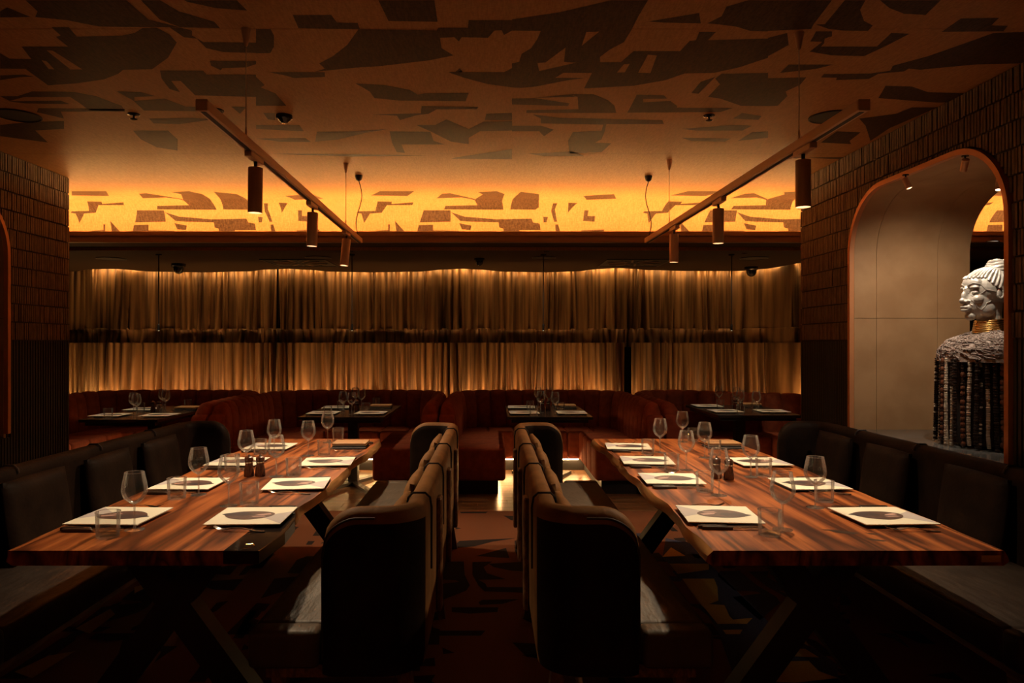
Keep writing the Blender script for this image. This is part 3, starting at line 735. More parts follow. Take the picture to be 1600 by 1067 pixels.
# ------------------------------------------------------------------ booth tables
BOOTH = ['end booth opposite the statue', 'booth past the resin-cornered table', 'booth past the brass-plaque table', 'end booth on the statue side']
BTX = [(-3.76, -3.04, 6.52, 7.95), (-1.83, -1.01, 6.74, 8.02), (0.15, 0.96, 6.76, 8.0), (2.19, 3.0, 6.92, 8.1)]
for i, (xa, xb, ya, yb) in enumerate(BTX):
    cx, cy = (xa+xb)/2, (ya+yb)/2
    t = thing('pedestal_table', 'black pedestal table in the '+BOOTH[i], 'table', (cx, cy, 0), 0, 'booth tables')
    hw, hl = (xb-xa)/2, (yb-ya)/2
    MB().box(-hw, hw, -hl, hl, 0.722, 0.75).build('table_top', M_tbl, t, bevel=0.004, seg=2)
    MB().box(-hw+0.04, hw-0.04, -hl+0.04, hl-0.04, 0.690, 0.722).build('under_frame', M_steel_b, t)
    MB().box(-0.05, 0.05, -0.05, 0.05, 0.03, 0.69).build('post', M_steel_b, t, bevel=0.006)
    fa, fl_ = (1.35, 0.62) if i == 0 else (1.10, 0.66)
    for a in (fa, PI-fa):
        c, s_ = math.cos(a)*fl_, math.sin(a)*fl_
        MB().bar((-c, -s_, 0.015), (c, s_, 0.015), 0.07, 0.03).build('foot', M_steel_b, t)

# ------------------------------------------------------------------ leather benches
def bench(name, xo, sx, y0, L_, label, ml, depth=0.60, sl_=None, y_seams=(0.26, 0.92, 1.60, 2.27)):
    root = thing(name, label, 'bench', (xo, y0, 0), 0, 'leather benches along the long tables')
    t = 0.085; H = 0.88; zb = 0.31; wing = 0.35; R = 0.11
    c = t/2
    pts = []
    n = 14
    for i in range(n): pts.append((wing-(wing-c-R)*i/n, c))
    for i in range(13):
        a = -PI/2-PI/2*i/12; pts.append((c+R+R*math.cos(a), c+R+R*math.sin(a)))
    k = 44
    for i in range(1, k): pts.append((c, c+R+(L_-2*c-2*R)*i/k))
    for i in range(13):
        a = PI-PI/2*i/12; pts.append((c+R+R*math.cos(a), L_-c-R+R*math.sin(a)))
    for i in range(1, n+1): pts.append((c+R+(wing-c-R)*i/n, L_-c))
    def frame(i):
        p = Vector((*pts[i], 0)); q0 = Vector((*pts[max(i-1, 0)], 0)); q1 = Vector((*pts[min(i+1, len(pts)-1)], 0))
        d = (q1-q0).normalized(); return p, Vector((d.y, -d.x, 0))   # normal pointing to the seat... checked below
    def row(i):
        p, nn = frame(i)
        inward = Vector((0.3, L_/2, 0))-p
        if nn.dot(inward) < 0: nn = -nn
        e = min((Vector((*pts[j], 0))-p).length for j in (0, -1)) if (i < 16 or i > len(pts)-17) else 9
        # distance along the wing from its tip
        tip = wing-p.x if (p.y < 0.06 or p.y > L_-0.06) else 9
        h = H; w_ = c
        if tip < 0.13:
            h = H-0.13+math.sqrt(max(0, 0.13**2-(0.13-tip)**2)); w_ = c*max(0.35, min(1, 0.35+tip/0.05))
        lean = -0.012
        prof = [(-w_*0.75, zb), (-w_*0.95, zb+0.05), (-w_, 0.55), (-w_, h-0.05), (-w_*0.8, h-0.018), (-w_*0.3, h), (w_*0.3, h), (w_*0.8, h-0.018), (w_, h-0.05), (w_, 0.55), (w_, zb)]
        return [(sx*(p.x+nn.x*a), p.y+nn.y*a, z) for a, z in prof]
    rows = [row(i) for i in range(len(pts))]
    cuts = [0]
    for ys in y_seams:
        cuts.append(min(range(len(pts)), key=lambda i: abs(pts[i][1]-ys)+(0 if 14 < i < len(pts)-15 else 9)))
    cuts.append(len(pts)-1)
    for a, b3 in zip(cuts, cuts[1:]):
        rr = rows[a:b3+1]
        mb = MB().grid(rr, closed=True)
        for q in range(len(mb.f)):
            i_, j_ = a+q//11, q % 11
            if j_ >= 7 or (j_ <= 2 and (i_ < 24 or i_ > len(pts)-25)): mb.m[q] = 1
        mb.add(rr[0], [tuple(range(11))], 1); mb.add(rr[-1], [tuple(range(11))], 1)
        mb.build('back_panel', [ml, M_leather_o], root, smooth=True, ang=0.9)
    # seam straps over the top of the back
    for ci in cuts[1:-1]:
        yq = pts[ci][1]; 
        st = [(sx*(-0.003), yq, 0.60), (sx*(-0.004), yq, 0.83), (sx*0.002, yq, 0.866), (sx*0.02, yq, 0.883), (sx*(t-0.02), yq, 0.883), (sx*(t-0.002), yq, 0.866), (sx*(t+0.002), yq, 0.848)]
        MB().tube(st, 0.0045, 6).build('seam_strap', M_strap, root, smooth=True)
    # piping round the near wing
    for end in (0, 1):
        pp = []
        for i in range(0, 14):
            r_ = rows[i] if end == 0 else rows[len(pts)-1-i]
            pp.append(Vector(r_[3])+Vector((0, 0, 0.02)))
        pp.insert(0, Vector((rows[0][3][0], pp[0].y, 0.36)))
        MB().tube(pp, 0.004, 6).build('piping', M_strap, root, smooth=True)
    # seat
    sxx = (t+0.004, depth)
    xa, xb = sorted((sx*sxx[0], sx*sxx[1]))
    MB().box(xa, xb, 0.092, L_-0.092, 0.335, 0.465).build('seat', sl_ or M_seatl, root, smooth=True, bevel=0.022, seg=3, ang=1.2)
    xa, xb = sorted((sx*(wing+0.01), sx*depth))
    for y_a, y_b in ((0.004, 0.098), (L_-0.098, L_-0.004)):
        MB().box(xa, xb, y_a, y_b, 0.335, 0.465).build('seat_end', sl_ or M_seatl, root, smooth=True, bevel=0.02, seg=3, ang=1.2)
    xa, xb = sorted((sx*0.10, sx*(depth-0.05)))
    MB().box(xa, xb, 0.05, L_-0.05, 0.290, 0.335).build('seat_frame', M_legw, root)
    for fy in (0.12, L_/2, L_-0.12):
        MB().bar((sx*(depth-0.085), fy, 0.292), (sx*(depth-0.07), fy+(0.03 if fy > L_/2+0.1 else -0.03 if fy < L_/2-0.1 else 0), 0.0), 0.055, 0.055, 0, (0,1,0), 0.034, 0.034).build('leg', M_legw, root)
        MB().bar((sx*0.10, fy, 0.40), (sx*0.03, fy+(0.02 if fy > L_/2 else -0.02), 0.0), 0.055, 0.055, 0, (0,1,0), 0.034, 0.034).build('leg', M_legw, root)
    for fy in (0.59, 1.26, 1.94):
        MB().box(*sorted((sx*-0.022, sx*0.002)), fy-0.04, fy+0.04, 0.33, 0.80).build('back_slat', M_legw, root, bevel=0.006, seg=1)
    return root
BY = 2.42; BLn = 2.72
bench('leather_bench', -0.228, -1, BY, BLn, 'brown leather aisle bench at the resin-cornered table', M_leather)
bench('leather_bench', 0.155, 1, BY, BLn, 'brown leather aisle bench at the brass-plaque table', M_leather)
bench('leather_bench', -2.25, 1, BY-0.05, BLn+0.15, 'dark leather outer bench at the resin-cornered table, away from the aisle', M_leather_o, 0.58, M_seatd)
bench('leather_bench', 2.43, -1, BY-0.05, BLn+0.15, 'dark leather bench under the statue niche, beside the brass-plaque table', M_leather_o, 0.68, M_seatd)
# loose square cushions leaning on the backs
def cushion_mesh(name, m):
    mb = MB(); n = 12; W, Hh, T = 0.455, 0.375, 0.085
    def side(sg):
        rows = []
        for i in range(n+1):
            u = -1+2*i/n; r_ = []
            for j in range(n+1):
                v = -1+2*j/n
                e = (1-u**6)*(1-v**6); th = T/2*(0.22+0.78*max(0, e)**0.6)
                r_.append((sg*th, u*W/2*(1-0.02*(v*v)), Hh/2+v*Hh/2*(1-0.02*u*u)))
            rows.append(r_)
        return rows
    a = side(1); b3 = side(-1)
    mb.grid(a); mb.grid(b3)
    for q in range(n):
        for r1, r2 in ((a[0][q:q+2], b3[0][q:q+2]), (a[n][q:q+2], b3[n][q:q+2])): mb.add([r1[0], r1[1], r2[1], r2[0]], [(0,1,2,3)])
        mb.add([a[q][0], a[q+1][0], b3[q+1][0], b3[q][0]], [(0,1,2,3)]); mb.add([a[q][n], a[q+1][n], b3[q+1][n], b3[q][n]], [(0,1,2,3)])
    return mb.mesh(name, m, smooth=True, ang=1.2)
ORD = ['first', 'second', 'third', 'last']
TBN = ['resin-cornered table', 'brass-plaque table']; ENDN = ['resin corner end', 'plaque end']
cm1 = cushion_mesh('cushion', M_leather); cm2 = cushion_mesh('cushion', M_leather_o)
for (xo, sx, me, lab, ys, g) in ((-0.228, -1, cm1, 'brown leather cushion on the aisle bench, {} from the resin corner end', (2.745, 3.33, 3.98, 4.63), 'cushions on the aisle bench at the resin-cornered table'),
                              (0.155, 1, cm1, 'brown leather cushion on the aisle bench, {} from the plaque end', (2.745, 3.33, 3.98, 4.63), 'cushions on the aisle bench at the brass-plaque table'),
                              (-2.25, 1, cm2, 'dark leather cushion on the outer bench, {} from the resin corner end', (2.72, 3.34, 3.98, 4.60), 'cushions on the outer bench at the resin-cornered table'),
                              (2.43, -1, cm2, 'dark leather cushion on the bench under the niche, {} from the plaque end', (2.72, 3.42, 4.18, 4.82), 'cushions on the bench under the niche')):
    for k, yy in enumerate(ys):
        th = 0.13
        o = link('cushion', me, None, (xo+sx*0.165, yy, 0.463), (0, -sx*th, random.uniform(-0.02, 0.02)))
        tag(o, lab.format(ORD[k]), 'cushion', g)

# ------------------------------------------------------------------ long live-edge tables
def long_table(name, xa, xb, ya, yb, label, seed, live_l, live_r):
    rnd = random.Random(seed)
    cx, cy = (xa+xb)/2, (ya+yb)/2
    t = thing(name, label, 'table', (cx, cy, 0), 0, 'live-edge dining tables')
    n = 44
    def wave(v, lv, ph):
        return lv*(0.5*math.sin(5.1*v+ph)+0.35*math.sin(11*v+2*ph)+0.2*math.sin(23*v+ph))
    hl = (yb-ya)/2
    ztop, zbot = 0.75, 0.700
    rowsT, rowsM, rowsB = [], [], []
    mb = MB()
    sec = []
    for i in range(n+1):
        v = -hl+2*hl*i/n
        l = xa-cx+wave(v, live_l, seed); r = xb-cx+wave(v, live_r, seed+1.3)
        lo = l-0.016-0.010*math.sin(7*v+seed); ro = r+0.016+0.010*math.sin(6*v+seed)
        sec.append([(l, v, ztop), (r, v, ztop), (ro-0.006, v, ztop-0.018), (ro, v, ztop-0.036), (ro-0.02, v, zbot), (lo+0.02, v, zbot), (lo, v, ztop-0.036), (lo+0.006, v, ztop-0.018)])
    b0 = len(mb.v)
    vs = [p for s_ in sec for p in s_]
    fs = []; ms = []
    for i in range(n):
        for j in range(8):
            fs.append((i*8+j, i*8+(j+1)%8, (i+1)*8+(j+1)%8, (i+1)*8+j)); ms.append(1 if j in (1,2,5+1,7) and j != 0 else 0)
    mb.add(vs, []); mb.f = [list(f) for f in fs]; mb.m = ms
    mb.f.append(list(range(8))); mb.m.append(0); mb.f.append([n*8+j for j in range(8)]); mb.m.append(0)
    mb.build('table_top', [M_walnut, M_sap], t, smooth=True, ang=0.5)
    for ly in (-hl+0.38, hl-0.55):
        m2 = MB()
        m2.bar((-0.175, 0, 0.69), (0.33, 0, 0.0), 0.11, 0.09, 0, (0,1,0)); 
        m2.build('leg', M_steel_b, t).location = (0, ly, 0)
        m2 = MB(); m2.bar((0.175, 0.0, 0.69), (-0.33, 0.0, 0.0), 0.109, 0.091, 0, (0,1,0)); m2.build('leg', M_steel_b, t).location = (0, ly, 0)
        MB().box(-0.33, 0.33, -0.07, 0.07, 0.688, 0.70).build('top_plate', M_steel_b, t).location = (0, ly, 0)
    return t
TL0, TL1 = 2.39, 5.20
tl = long_table('live_edge_table', -1.625, -0.80, TL0, TL1, 'long walnut live-edge table with a black resin corner', 2.0, 0.012, 0.016)
tr_ = long_table('live_edge_table', 0.745, 1.715, TL0, TL1, 'long walnut live-edge table with a brass plaque on its end', 5.0, 0.016, 0.010)
# resin corner with its gilt fleck
cx, cy = (-1.625-0.80)/2, (TL0+TL1)/2
rs = MB().prism([(-0.895-cx, TL0-0.002-cy), (-0.775-cx, TL0-0.002-cy), (-0.755-cx, 2.62-cy), (-0.768-cx, 2.80-cy), (-0.800-cx, 2.93-cy), (-0.86-cx, 2.86-cy), (-0.893-cx, 2.80-cy)], 0.0449, 'z', 0.7055).build('resin_corner', M_resin, tl, bevel=0.002, seg=1)
rs['label'] = 'glossy black resin corner'
mb = MB().tube([Vector((-0.842-cx, 2.41-cy, 0.7508)), Vector((-0.822-cx, 2.425-cy, 0.7508)), Vector((-0.808-cx, 2.445-cy, 0.7508)), Vector((-0.82-cx, 2.465-cy, 0.7508)), Vector((-0.842-cx, 2.46-cy, 0.7508))], 0.0022, 5)
mb.build('gilt_fleck', M_gold, rs)
cx = (0.745+1.715)/2
pq = MB().box(1.632-cx, 1.697-cx, TL0-0.003-cy, TL0+0.004-cy, 0.712, 0.735).build('plaque', M_brass, tr_, bevel=0.001, seg=1); pq['label'] = 'small brass plaque'
# dark knots in the grain
for kx, ky, sc in ((1.28, 2.63, 1.0), (1.35, 2.52, 0.6), (1.38, 2.60, 0.4)):
    pl = [(kx-cx+sc*0.05*math.cos(a)*(1+0.3*math.sin(3*a)), ky-cy+sc*0.022*math.sin(a)-0.5*sc*0.05*math.cos(a), 0) for a in [2*PI*i/14 for i in range(14)]]
    m2 = MB(); tri = tessellate_polygon([[Vector(p) for p in pl]]); m2.add([(p[0], p[1], 0.7504) for p in pl], [tuple(q) for q in tri]); m2.build('knot', M_knifeh, tr_)

# ------------------------------------------------------------------ tableware
def wine_glass():
    t = thing('wine_glass', '', 'wine glass')
    out = [(0.006, 0.095), (0.012, 0.098), (0.026, 0.108), (0.038, 0.122), (0.0445, 0.138), (0.0455, 0.150), (0.043, 0.172), (0.038, 0.195), (0.0345, 0.213)]
    lt = MB(); lt.lathe(out, 24); lt.f = lt.f[:-2]; lt.m = lt.m[:-2]
    lt.build('bowl', M_glass, t, smooth=True, ang=1.5)
    MB().tube([(0.0345*math.cos(2*PI*i/24), 0.0345*math.sin(2*PI*i/24), 0.213) for i in range(25)], 0.0011, 5).build('rim', M_glass2, t, smooth=True)
    MB().lathe([(0.0055, 0.002), (0.0038, 0.012), (0.0034, 0.03), (0.0034, 0.075), (0.0045, 0.088), (0.0075, 0.097), (0.0001, 0.099)], 10).build('stem', M_glass2, t, smooth=True)
    MB().lathe([(0.0355, 0.0), (0.036, 0.0012), (0.02, 0.0028), (0.006, 0.005), (0.0001, 0.0052)], 24).build('foot', M_glass2, t, smooth=True)
    return t
def tumbler():
    t = thing('tumbler', '', 'tumbler')
    lt = MB(); lt.lathe([(0.0385, 0.008), (0.040, 0.05), (0.0415, 0.09)], 24); lt.f = lt.f[:-2]; lt.m = lt.m[:-2]
    lt.build('body', M_glass, t, smooth=True, ang=0.9)
    MB().tube([(0.0415*math.cos(2*PI*i/24), 0.0415*math.sin(2*PI*i/24), 0.09) for i in range(25)], 0.0013, 5).build('rim', M_glass2, t, smooth=True)
    MB().lathe([(0.0375, 0.0), (0.0385, 0.003), (0.0385, 0.0075), (0.0001, 0.0076)], 24).build('base', M_glass2, t, smooth=True, ang=0.9)
    return t
def fork_mesh():
    mb = MB()
    zz = lambda u: 0.003+0.010*math.exp(-((u-0.055)/0.03)**2)*0+0.011*math.sin(PI*min(1, max(0, (u-0.02)/0.17)))**2
    us = [0, 0.01, 0.03, 0.06, 0.09, 0.115, 0.13, 0.14, 0.15]
    ws = [0.006, 0.009, 0.0085, 0.006, 0.0045, 0.004, 0.007, 0.011, 0.012]
    rows = []
    for u, w_ in zip(us, ws):
        z = zz(u); rows.append([(u-0.1, -w_, z), (u-0.1, w_, z), (u-0.1, w_*0.8, z-0.0025), (u-0.1, -w_*0.8, z-0.0025)])
    mb.grid(rows, closed=True); mb.add(rows[0], [(0,1,2,3)]); mb.add(rows[-1], [(0,1,2,3)])
    for k in range(4):
        y0 = -0.0105+0.0058*k; pts = [(0.049+0.011*i, y0+0.0016, zz(0.15)-0.001-0.0022*i+0.0012*i*i) for i in range(5)]
        mb.tube(pts, [0.0016, 0.0016, 0.0015, 0.0013, 0.0009], 5)
    return mb.mesh('fork', M_steel, smooth=True)
def knife():
    t = thing('knife', '', 'knife')
    rows = []
    for u, w_, h in ((0, 0.006, 0.005), (0.01, 0.0085, 0.0055), (0.06, 0.0075, 0.0055), (0.105, 0.007, 0.005), (0.112, 0.006, 0.004)):
        rows.append([(u-0.11, -w_, 0.001), (u-0.11, w_, 0.001), (u-0.11, w_*0.9, 0.001+2*h), (u-0.11, -w_*0.9, 0.001+2*h)])
    mb = MB().grid(rows, closed=True); mb.add(rows[0], [(0,1,2,3)]); mb.add(rows[-1], [(0,1,2,3)])
    mb.build('handle', M_knifeh, t, smooth=True, bevel=0.001, seg=1)
    ol = [(0.0, -0.006), (0.09, -0.007), (0.112, -0.003), (0.12, 0.004), (0.09, 0.0065), (0.0, 0.006)]
    MB().prism(ol, 0.002, 'z', 0.005).build('blade', M_steel, t)
    return t
def menu_card():
    # local +u = towards the diner; the print sits on the card face
    t = thing('menu_card', '', 'menu card')
    MB().box(-0.143, 0.143, -0.14, 0.14, 0.0, 0.0035).build('card', M_card, t)
    def flat(nm, pl, m, z, p=t):
        m2 = MB(); tri = tessellate_polygon([[Vector((q[0], q[1], 0)) for q in pl]]); m2.add([(q[0], q[1], z) for q in pl], [tuple(q) for q in tri])
        me = m2.mesh(nm, m, fix=False); bm = bmesh.new(); bm.from_mesh(me)
        for f in bm.faces:
            f.normal_update()
            if f.normal.z < 0: f.normal_flip()
        bm.to_mesh(me); bm.free(); return link(nm, me, p)
    flat('print_triangle', [(0.142, -0.135), (0.142, 0.06), (0.035, -0.02)], M_ink2, 0.0038)
    ov = []
    for i in range(28):
        a = 2*PI*i/28; r_ = 1+0.05*math.sin(3*a)
        ov.append((0.095*math.cos(a)*r_-0.012, 0.068*math.sin(a)*r_))
    flat('print_portrait', ov, M_ink, 0.0042)
    flat('print_hair', [(-0.125, 0.018), (-0.10, 0.035), (-0.03, 0.050), (0.0, 0.01), (-0.02, -0.01), (-0.095, -0.01), (-0.108, 0.002)], M_ink4, 0.0045)
    flat('print_cheek', [(0.02, 0.012), (0.062, 0.028), (0.072, 0.010), (0.04, -0.006), (0.01, -0.004)], M_ink3, 0.0046)
    flat('print_highlight', [(0.0, -0.018), (0.05, -0.014), (0.06, -0.026), (0.012, -0.030)], M_ink3, 0.0046)
    return t
def mill():
    t = thing('pepper_mill', '', 'mill')
    MB().lathe([(0.024, 0.0), (0.026, 0.004), (0.025, 0.03), (0.021, 0.05), (0.019, 0.062), (0.020, 0.070)], 20).build('body', M_mill, t, smooth=True)
    MB().lathe([(0.0205, 0.070), (0.0208, 0.072), (0.0208, 0.076), (0.0205, 0.078)], 20).build('ring', M_steel, t, smooth=True)
    MB().lathe([(0.020, 0.078), (0.022, 0.086), (0.0215, 0.098), (0.014, 0.104), (0.0001, 0.1045)], 20).build('cap', M_mill, t, smooth=True)
    MB().lathe([(0.005, 0.104), (0.0065, 0.108), (0.004, 0.113), (0.0001, 0.114)], 12).build('knob', M_steel, t, smooth=True)
    return t
def folder():
    t = thing('bill_folder', '', 'folder')
    MB().box(-0.11, 0.11, -0.085, 0.085, 0.0, 0.007).build('back_board', M_nap, t, bevel=0.001, seg=1)
    MB().box(-0.108, 0.108, -0.083, 0.083, 0.007, 0.013).build('pages', M_card, t)
    MB().box(-0.112, 0.112, -0.087, 0.087, 0.013, 0.026).build('cover', M_tan, t, bevel=0.004, seg=2)
    MB().lathe([(0.004, 0.026), (0.004, 0.028), (0.0001, 0.0282)], 10, c=(0.085, -0.06, 0)).build('stud', M_brass, t)
    return t
G, GU = wine_glass(), []; T_, TU = tumbler(), []; K, KU = knife(), []; CD, CU = menu_card(), []; ML, MU = mill(), []; FO, FOU = folder(), []
fm = fork_mesh()
nm_ = MB().box(-0.115, 0.115, -0.085, 0.085, 0, 0.0095).mesh('napkin', M_nap, smooth=True, bevel=0.004, seg=2)
SETY = [2.82, 3.47, 4.12, 4.77]
SETYS = {(1, 'a'): [2.845, 3.60, 4.16, 4.73], (0, 'o'): [2.82, 3.47, 4.12, 4.74]}
ZT = 0.7505
rnd = random.Random(8)
GL = {  # measured foot positions: wine glass, tumbler
 (0, 'o'): [((-1.325, 2.66), (-1.370, 2.56)), ((-1.338, 3.275), (-1.405, 3.20)), ((-1.345, 3.93), (-1.405, 3.88)), ((-1.36, 4.485), (-1.45, 4.49))],
 (0, 'a'): [((-1.12, 3.055), (-1.045, 3.09)), ((-1.12, 3.73), (-1.035, 3.75)), ((-1.13, 4.42), (-1.04, 4.45)), ((-1.143, 5.0), (-1.09, 5.09))],
 (1, 'a'): [((1.080, 2.66), (1.003, 2.585)), ((1.035, 3.26), (0.995, 3.345)), ((1.065, 3.92), (0.980, 3.90)), ((1.070, 4.55), (0.978, 4.485))],
 (1, 'o'): [((1.364, 3.02), (1.457, 3.14)), ((1.344, 3.716), (1.42, 3.74)), ((1.29, 4.34), (1.38, 4.44)), ((1.340, 5.03), (1.43, 5.08))]}
CX_ = {(0, 'o'): -1.46, (0, 'a'): -0.94, (1, 'a'): 0.90, (1, 'o'): 1.535}
SD = {'a': 'aisle side', 'o': 'side away from the aisle'}
for (ti, sd), gl in GL.items():
    diner = {(0, 'o'): -1, (0, 'a'): 1, (1, 'a'): -1, (1, 'o'): 1}[(ti, sd)]     # x direction towards the diner
    for k in range(4):
        where = '{} from the {}, {}'.format(ORD[k], ENDN[ti], 'aisle side' if sd == 'a' else 'outer side')
        (wx, wy), (ux, uy) = gl[k]
        place(G, GU, 'clear wine glass, '+where, (wx, wy, ZT), rnd.uniform(0, 6), 'wine glasses on the '+TBN[ti])
        place(T_, TU, 'clear short tumbler, '+where, (ux, uy, ZT), rnd.uniform(0, 6), 'tumblers on the '+TBN[ti])
        x, y = CX_[(ti, sd)], SETYS.get((ti, sd), SETY)[k]
        rot = (0 if diner > 0 else PI)+rnd.uniform(-0.05, 0.05)+(0.07 if (ti, sd) == (0, 'a') else -0.06 if ti == 1 and sd == 'a' else 0)
        np_ = link('napkin', nm_, None, (x, y-0.01, ZT), (0, 0, rot)); tag(np_, 'charcoal folded napkin under the setting '+where, 'napkin', 'napkins on the '+TBN[ti])
        is_f = (k == 3 and (ti, sd) in ((0, 'a'), (1, 'o')))
        if is_f: place(FO, FOU, 'tan leather folder lying '+where, (x, y+0.03, ZT+0.0105), rot, 'tan folders')
        else: place(CD, CU, 'cream card printed with a brown portrait, '+where, (x, y, ZT+0.0115), rot, 'printed cards on the '+TBN[ti])
        # fork on the diner's left, knives on the right
        left = -1 if diner > 0 else 1
        fx, fy = x+diner*0.01, y+left*0.185
        rf = (PI if diner > 0 else 0)+rnd.uniform(-0.08, 0.08)
        fo = link('fork', fm, None, (fx, fy, ZT), (0, 0, rf)); tag(fo, 'steel fork, '+where, 'fork', 'forks on the '+TBN[ti])
        for q in range(2):
            place(K, KU, 'dark-handled knife {} card, '.format('next to the' if q == 0 else 'farther from the')+where, (x+diner*0.015+rnd.uniform(-0.01, 0.01), y-left*((0.168 if sd == 'o' else 0.163)+0.024*q), ZT), rf+rnd.uniform(-0.04, 0.04), 'knives on the '+TBN[ti])
    ps = [(-1.262, 3.73), (-1.205, 3.735)] if ti == 0 else [(1.155, 3.68), (1.205, 3.64)]
    if sd == 'a':
        for q, (mx_, my_) in enumerate(ps): place(ML, MU, 'dark wooden pepper mill with steel ring, {} the aisle, on the {}'.format('nearer' if (q == 1) == (ti == 0) else 'farther from', TBN[ti]), (mx_, my_, ZT), 0, 'mill pairs on the long tables')
# booth tables
for i, (xa, xb, ya, yb) in enumerate(BTX):
    cx, cy = (xa+xb)/2, (ya+yb)/2
    for s_, sn in ((-1, 'one long side'), (1, 'other long side')):
        for q in range(2):
            y = ya+0.32+q*0.62; x = cx+s_*0.235
            rot = 0 if s_ > 0 else PI
            wh = '{} curtain, {} of the table in the {}'.format('nearer the' if q else 'farther from the', 'statue side' if s_ > 0 else 'far side from the statue', 'x')
            wh = '{} the curtain, {}, {}'.format('near' if q else 'away from', 'statue-facing side' if s_ > 0 else 'other side', BOOTH[i])
            np_ = link('napkin', nm_, None, (x, y, ZT), (0, 0, rot)); tag(np_, 'charcoal napkin '+wh, 'napkin', 'booth napkins')
            if s_ > 0 and q == 1: place(FO, FOU, 'tan leather folder '+wh, (x, y+0.02, ZT+0.0105), rot+rnd.uniform(-.05, .05), 'tan folders')
            else: place(CD, CU, 'cream portrait card '+wh, (x, y, ZT+0.0105), rot+rnd.uniform(-.06, .06), 'booth cards')
            place(G, GU, 'wine glass '+wh, (cx+s_*(0.05+rnd.uniform(-0.01, 0.02)), y+0.13*(1 if s_ < 0 else -1)*0.6+rnd.uniform(-0.03, 0.03), ZT), 0, 'booth wine glasses')
            place(T_, TU, 'short tumbler '+wh, (cx+s_*0.15, y-0.20+rnd.uniform(-0.01, 0.01) if s_ < 0 else y+0.21, ZT), 0, 'booth tumblers')
            fo = link('fork', fm, None, (x, y+(-0.17 if s_ > 0 else 0.17), ZT), (0, 0, rot+PI)); tag(fo, 'steel fork '+wh, 'fork', 'booth forks')
    for q in range(2):
        place(ML, MU, 'dark mill, {} the statue side, mid-table, {}'.format('nearer' if q else 'away from', BOOTH[i]), (cx-0.03+0.06*q, cy+0.03, ZT), 0, 'booth mills')

# ------------------------------------------------------------------ track lights
def track(X0, X1, y0, y1, anchors, heads, rose, lab, key):
    z0, z1 = 2.285, 2.325
    t = thing('light_track', 'slim bronze lighting track hung over the '+lab, 'light track', (X0, y0, z0), 0, 'hanging light tracks')
    ang = math.atan2(X0-X1, y1-y0); t.rotation_euler = (0, 0, ang)
    Lr = math.hypot(X1-X0, y1-y0)
    R_ = Matrix.Rotation(-ang, 3, 'Z')
    def loc(x, y, z): v = R_ @ Vector((x-X0, y-y0, 0)); return Vector((v.x, v.y, z-z0))
    MB().box(-0.021, 0.021, 0, Lr, 0.0, 0.040).build('rail', M_track, t, bevel=0.003, seg=1)
    MB().box(-0.009, 0.009, 0.012, Lr-0.012, -0.0015, 0.004).build('slot', M_cord, t)
    MB().box(-0.022, 0.022, -0.006, 0.0, -0.001, 0.041).build('end_cap', M_track, t, bevel=0.002, seg=1)
    for ax, ay in anchors:
        p = loc(ax, ay, 0); q = loc(ax, ay, 0); q.x = 0
        MB().tube([(q.x, q.y, 0.04), (q.x, q.y, ZC-z0-0.06)], 0.0020, 6).build('cable', M_cable, t)
        MB().lathe([(0.005, ZC-z0-0.075), (0.008, ZC-z0-0.07), (0.021, ZC-z0-0.002), (0.021, ZC-z0-0.0005)], 16, c=(q.x, q.y, 0)).build('cable_cup', M_track, t, smooth=True)
        MB().lathe([(0.004, 0.038), (0.0045, 0.075), (0.002, 0.09)], 10, c=(q.x, q.y, 0)).build('cable_grip', M_track, t, smooth=True)
    rx, ry = rose; p = loc(rx, ry, 0)
    MB().lathe([(0.030, ZC-z0-0.0005), (0.030, ZC-z0-0.012), (0.024, ZC-z0-0.035), (0.010, ZC-z0-0.045), (0.0001, ZC-z0-0.046)], 18, c=(p.x, p.y, 0)).build('ceiling_rose', M_cord, t, smooth=True)
    pts = []
    for i in range(13):
        u = i/12; e = Vector((0, Lr-0.05, 0.04)); a = Vector((p.x, p.y, ZC-z0-0.045))
        v = a.lerp(e, u); v.x += 0.03*math.sin(2*PI*u)*(1 if X0 < 0 else -1)*0.8; pts.append(v)
    MB().tube(pts, 0.0035, 6).build('power_cord', M_cord, t, smooth=True)
    for k, (hy, aim, wt, tilt) in enumerate(heads):
        hx = X0+(X1-X0)*(hy-y0)/(y1-y0)
        h = thing('track_spotlight', 'bronze cylinder spotlight, {} on the track over the {}'.format(['nearest the '+key, 'in the middle', 'nearest the curtain'][k], lab), 'spotlight', (hx, hy, 2.283), 0, 'track spotlights')
        MB().box(-0.016, 0.016, -0.10, 0.07, -0.026, 0.0).build('adapter', M_track, h, bevel=0.003, seg=1)
        MB().lathe([(0.008, -0.06), (0.008, -0.024)], 10).build('joint', M_cord, h, smooth=True)
        Mx = Matrix.Translation((0, 0, -0.045)) @ Matrix.Rotation(tilt[0], 4, 'X') @ Matrix.Rotation(tilt[1], 4, 'Y')
        MB().lathe([(0.0001, -0.008), (0.031, -0.008), (0.032, -0.010), (0.032, -0.208), (0.030, -0.210), (0.027, -0.205), (0.026, -0.192), (0.0001, -0.192)], 24, M=Mx).build('body', M_head, h, smooth=True, ang=0.6)
        MB().lathe([(0.0001, -0.1925), (0.020, -0.1925), (0.020, -0.194), (0.0001, -0.194)], 16, M=Mx).build('lens', M_lens, h)
        p = h.location + (Mx @ Vector((0, 0, -0.214)))
        bpy.context.view_layer.update()
        spot('spot_beam', p, aim, wt, WARM, 104, 0.75, 0.022, h)
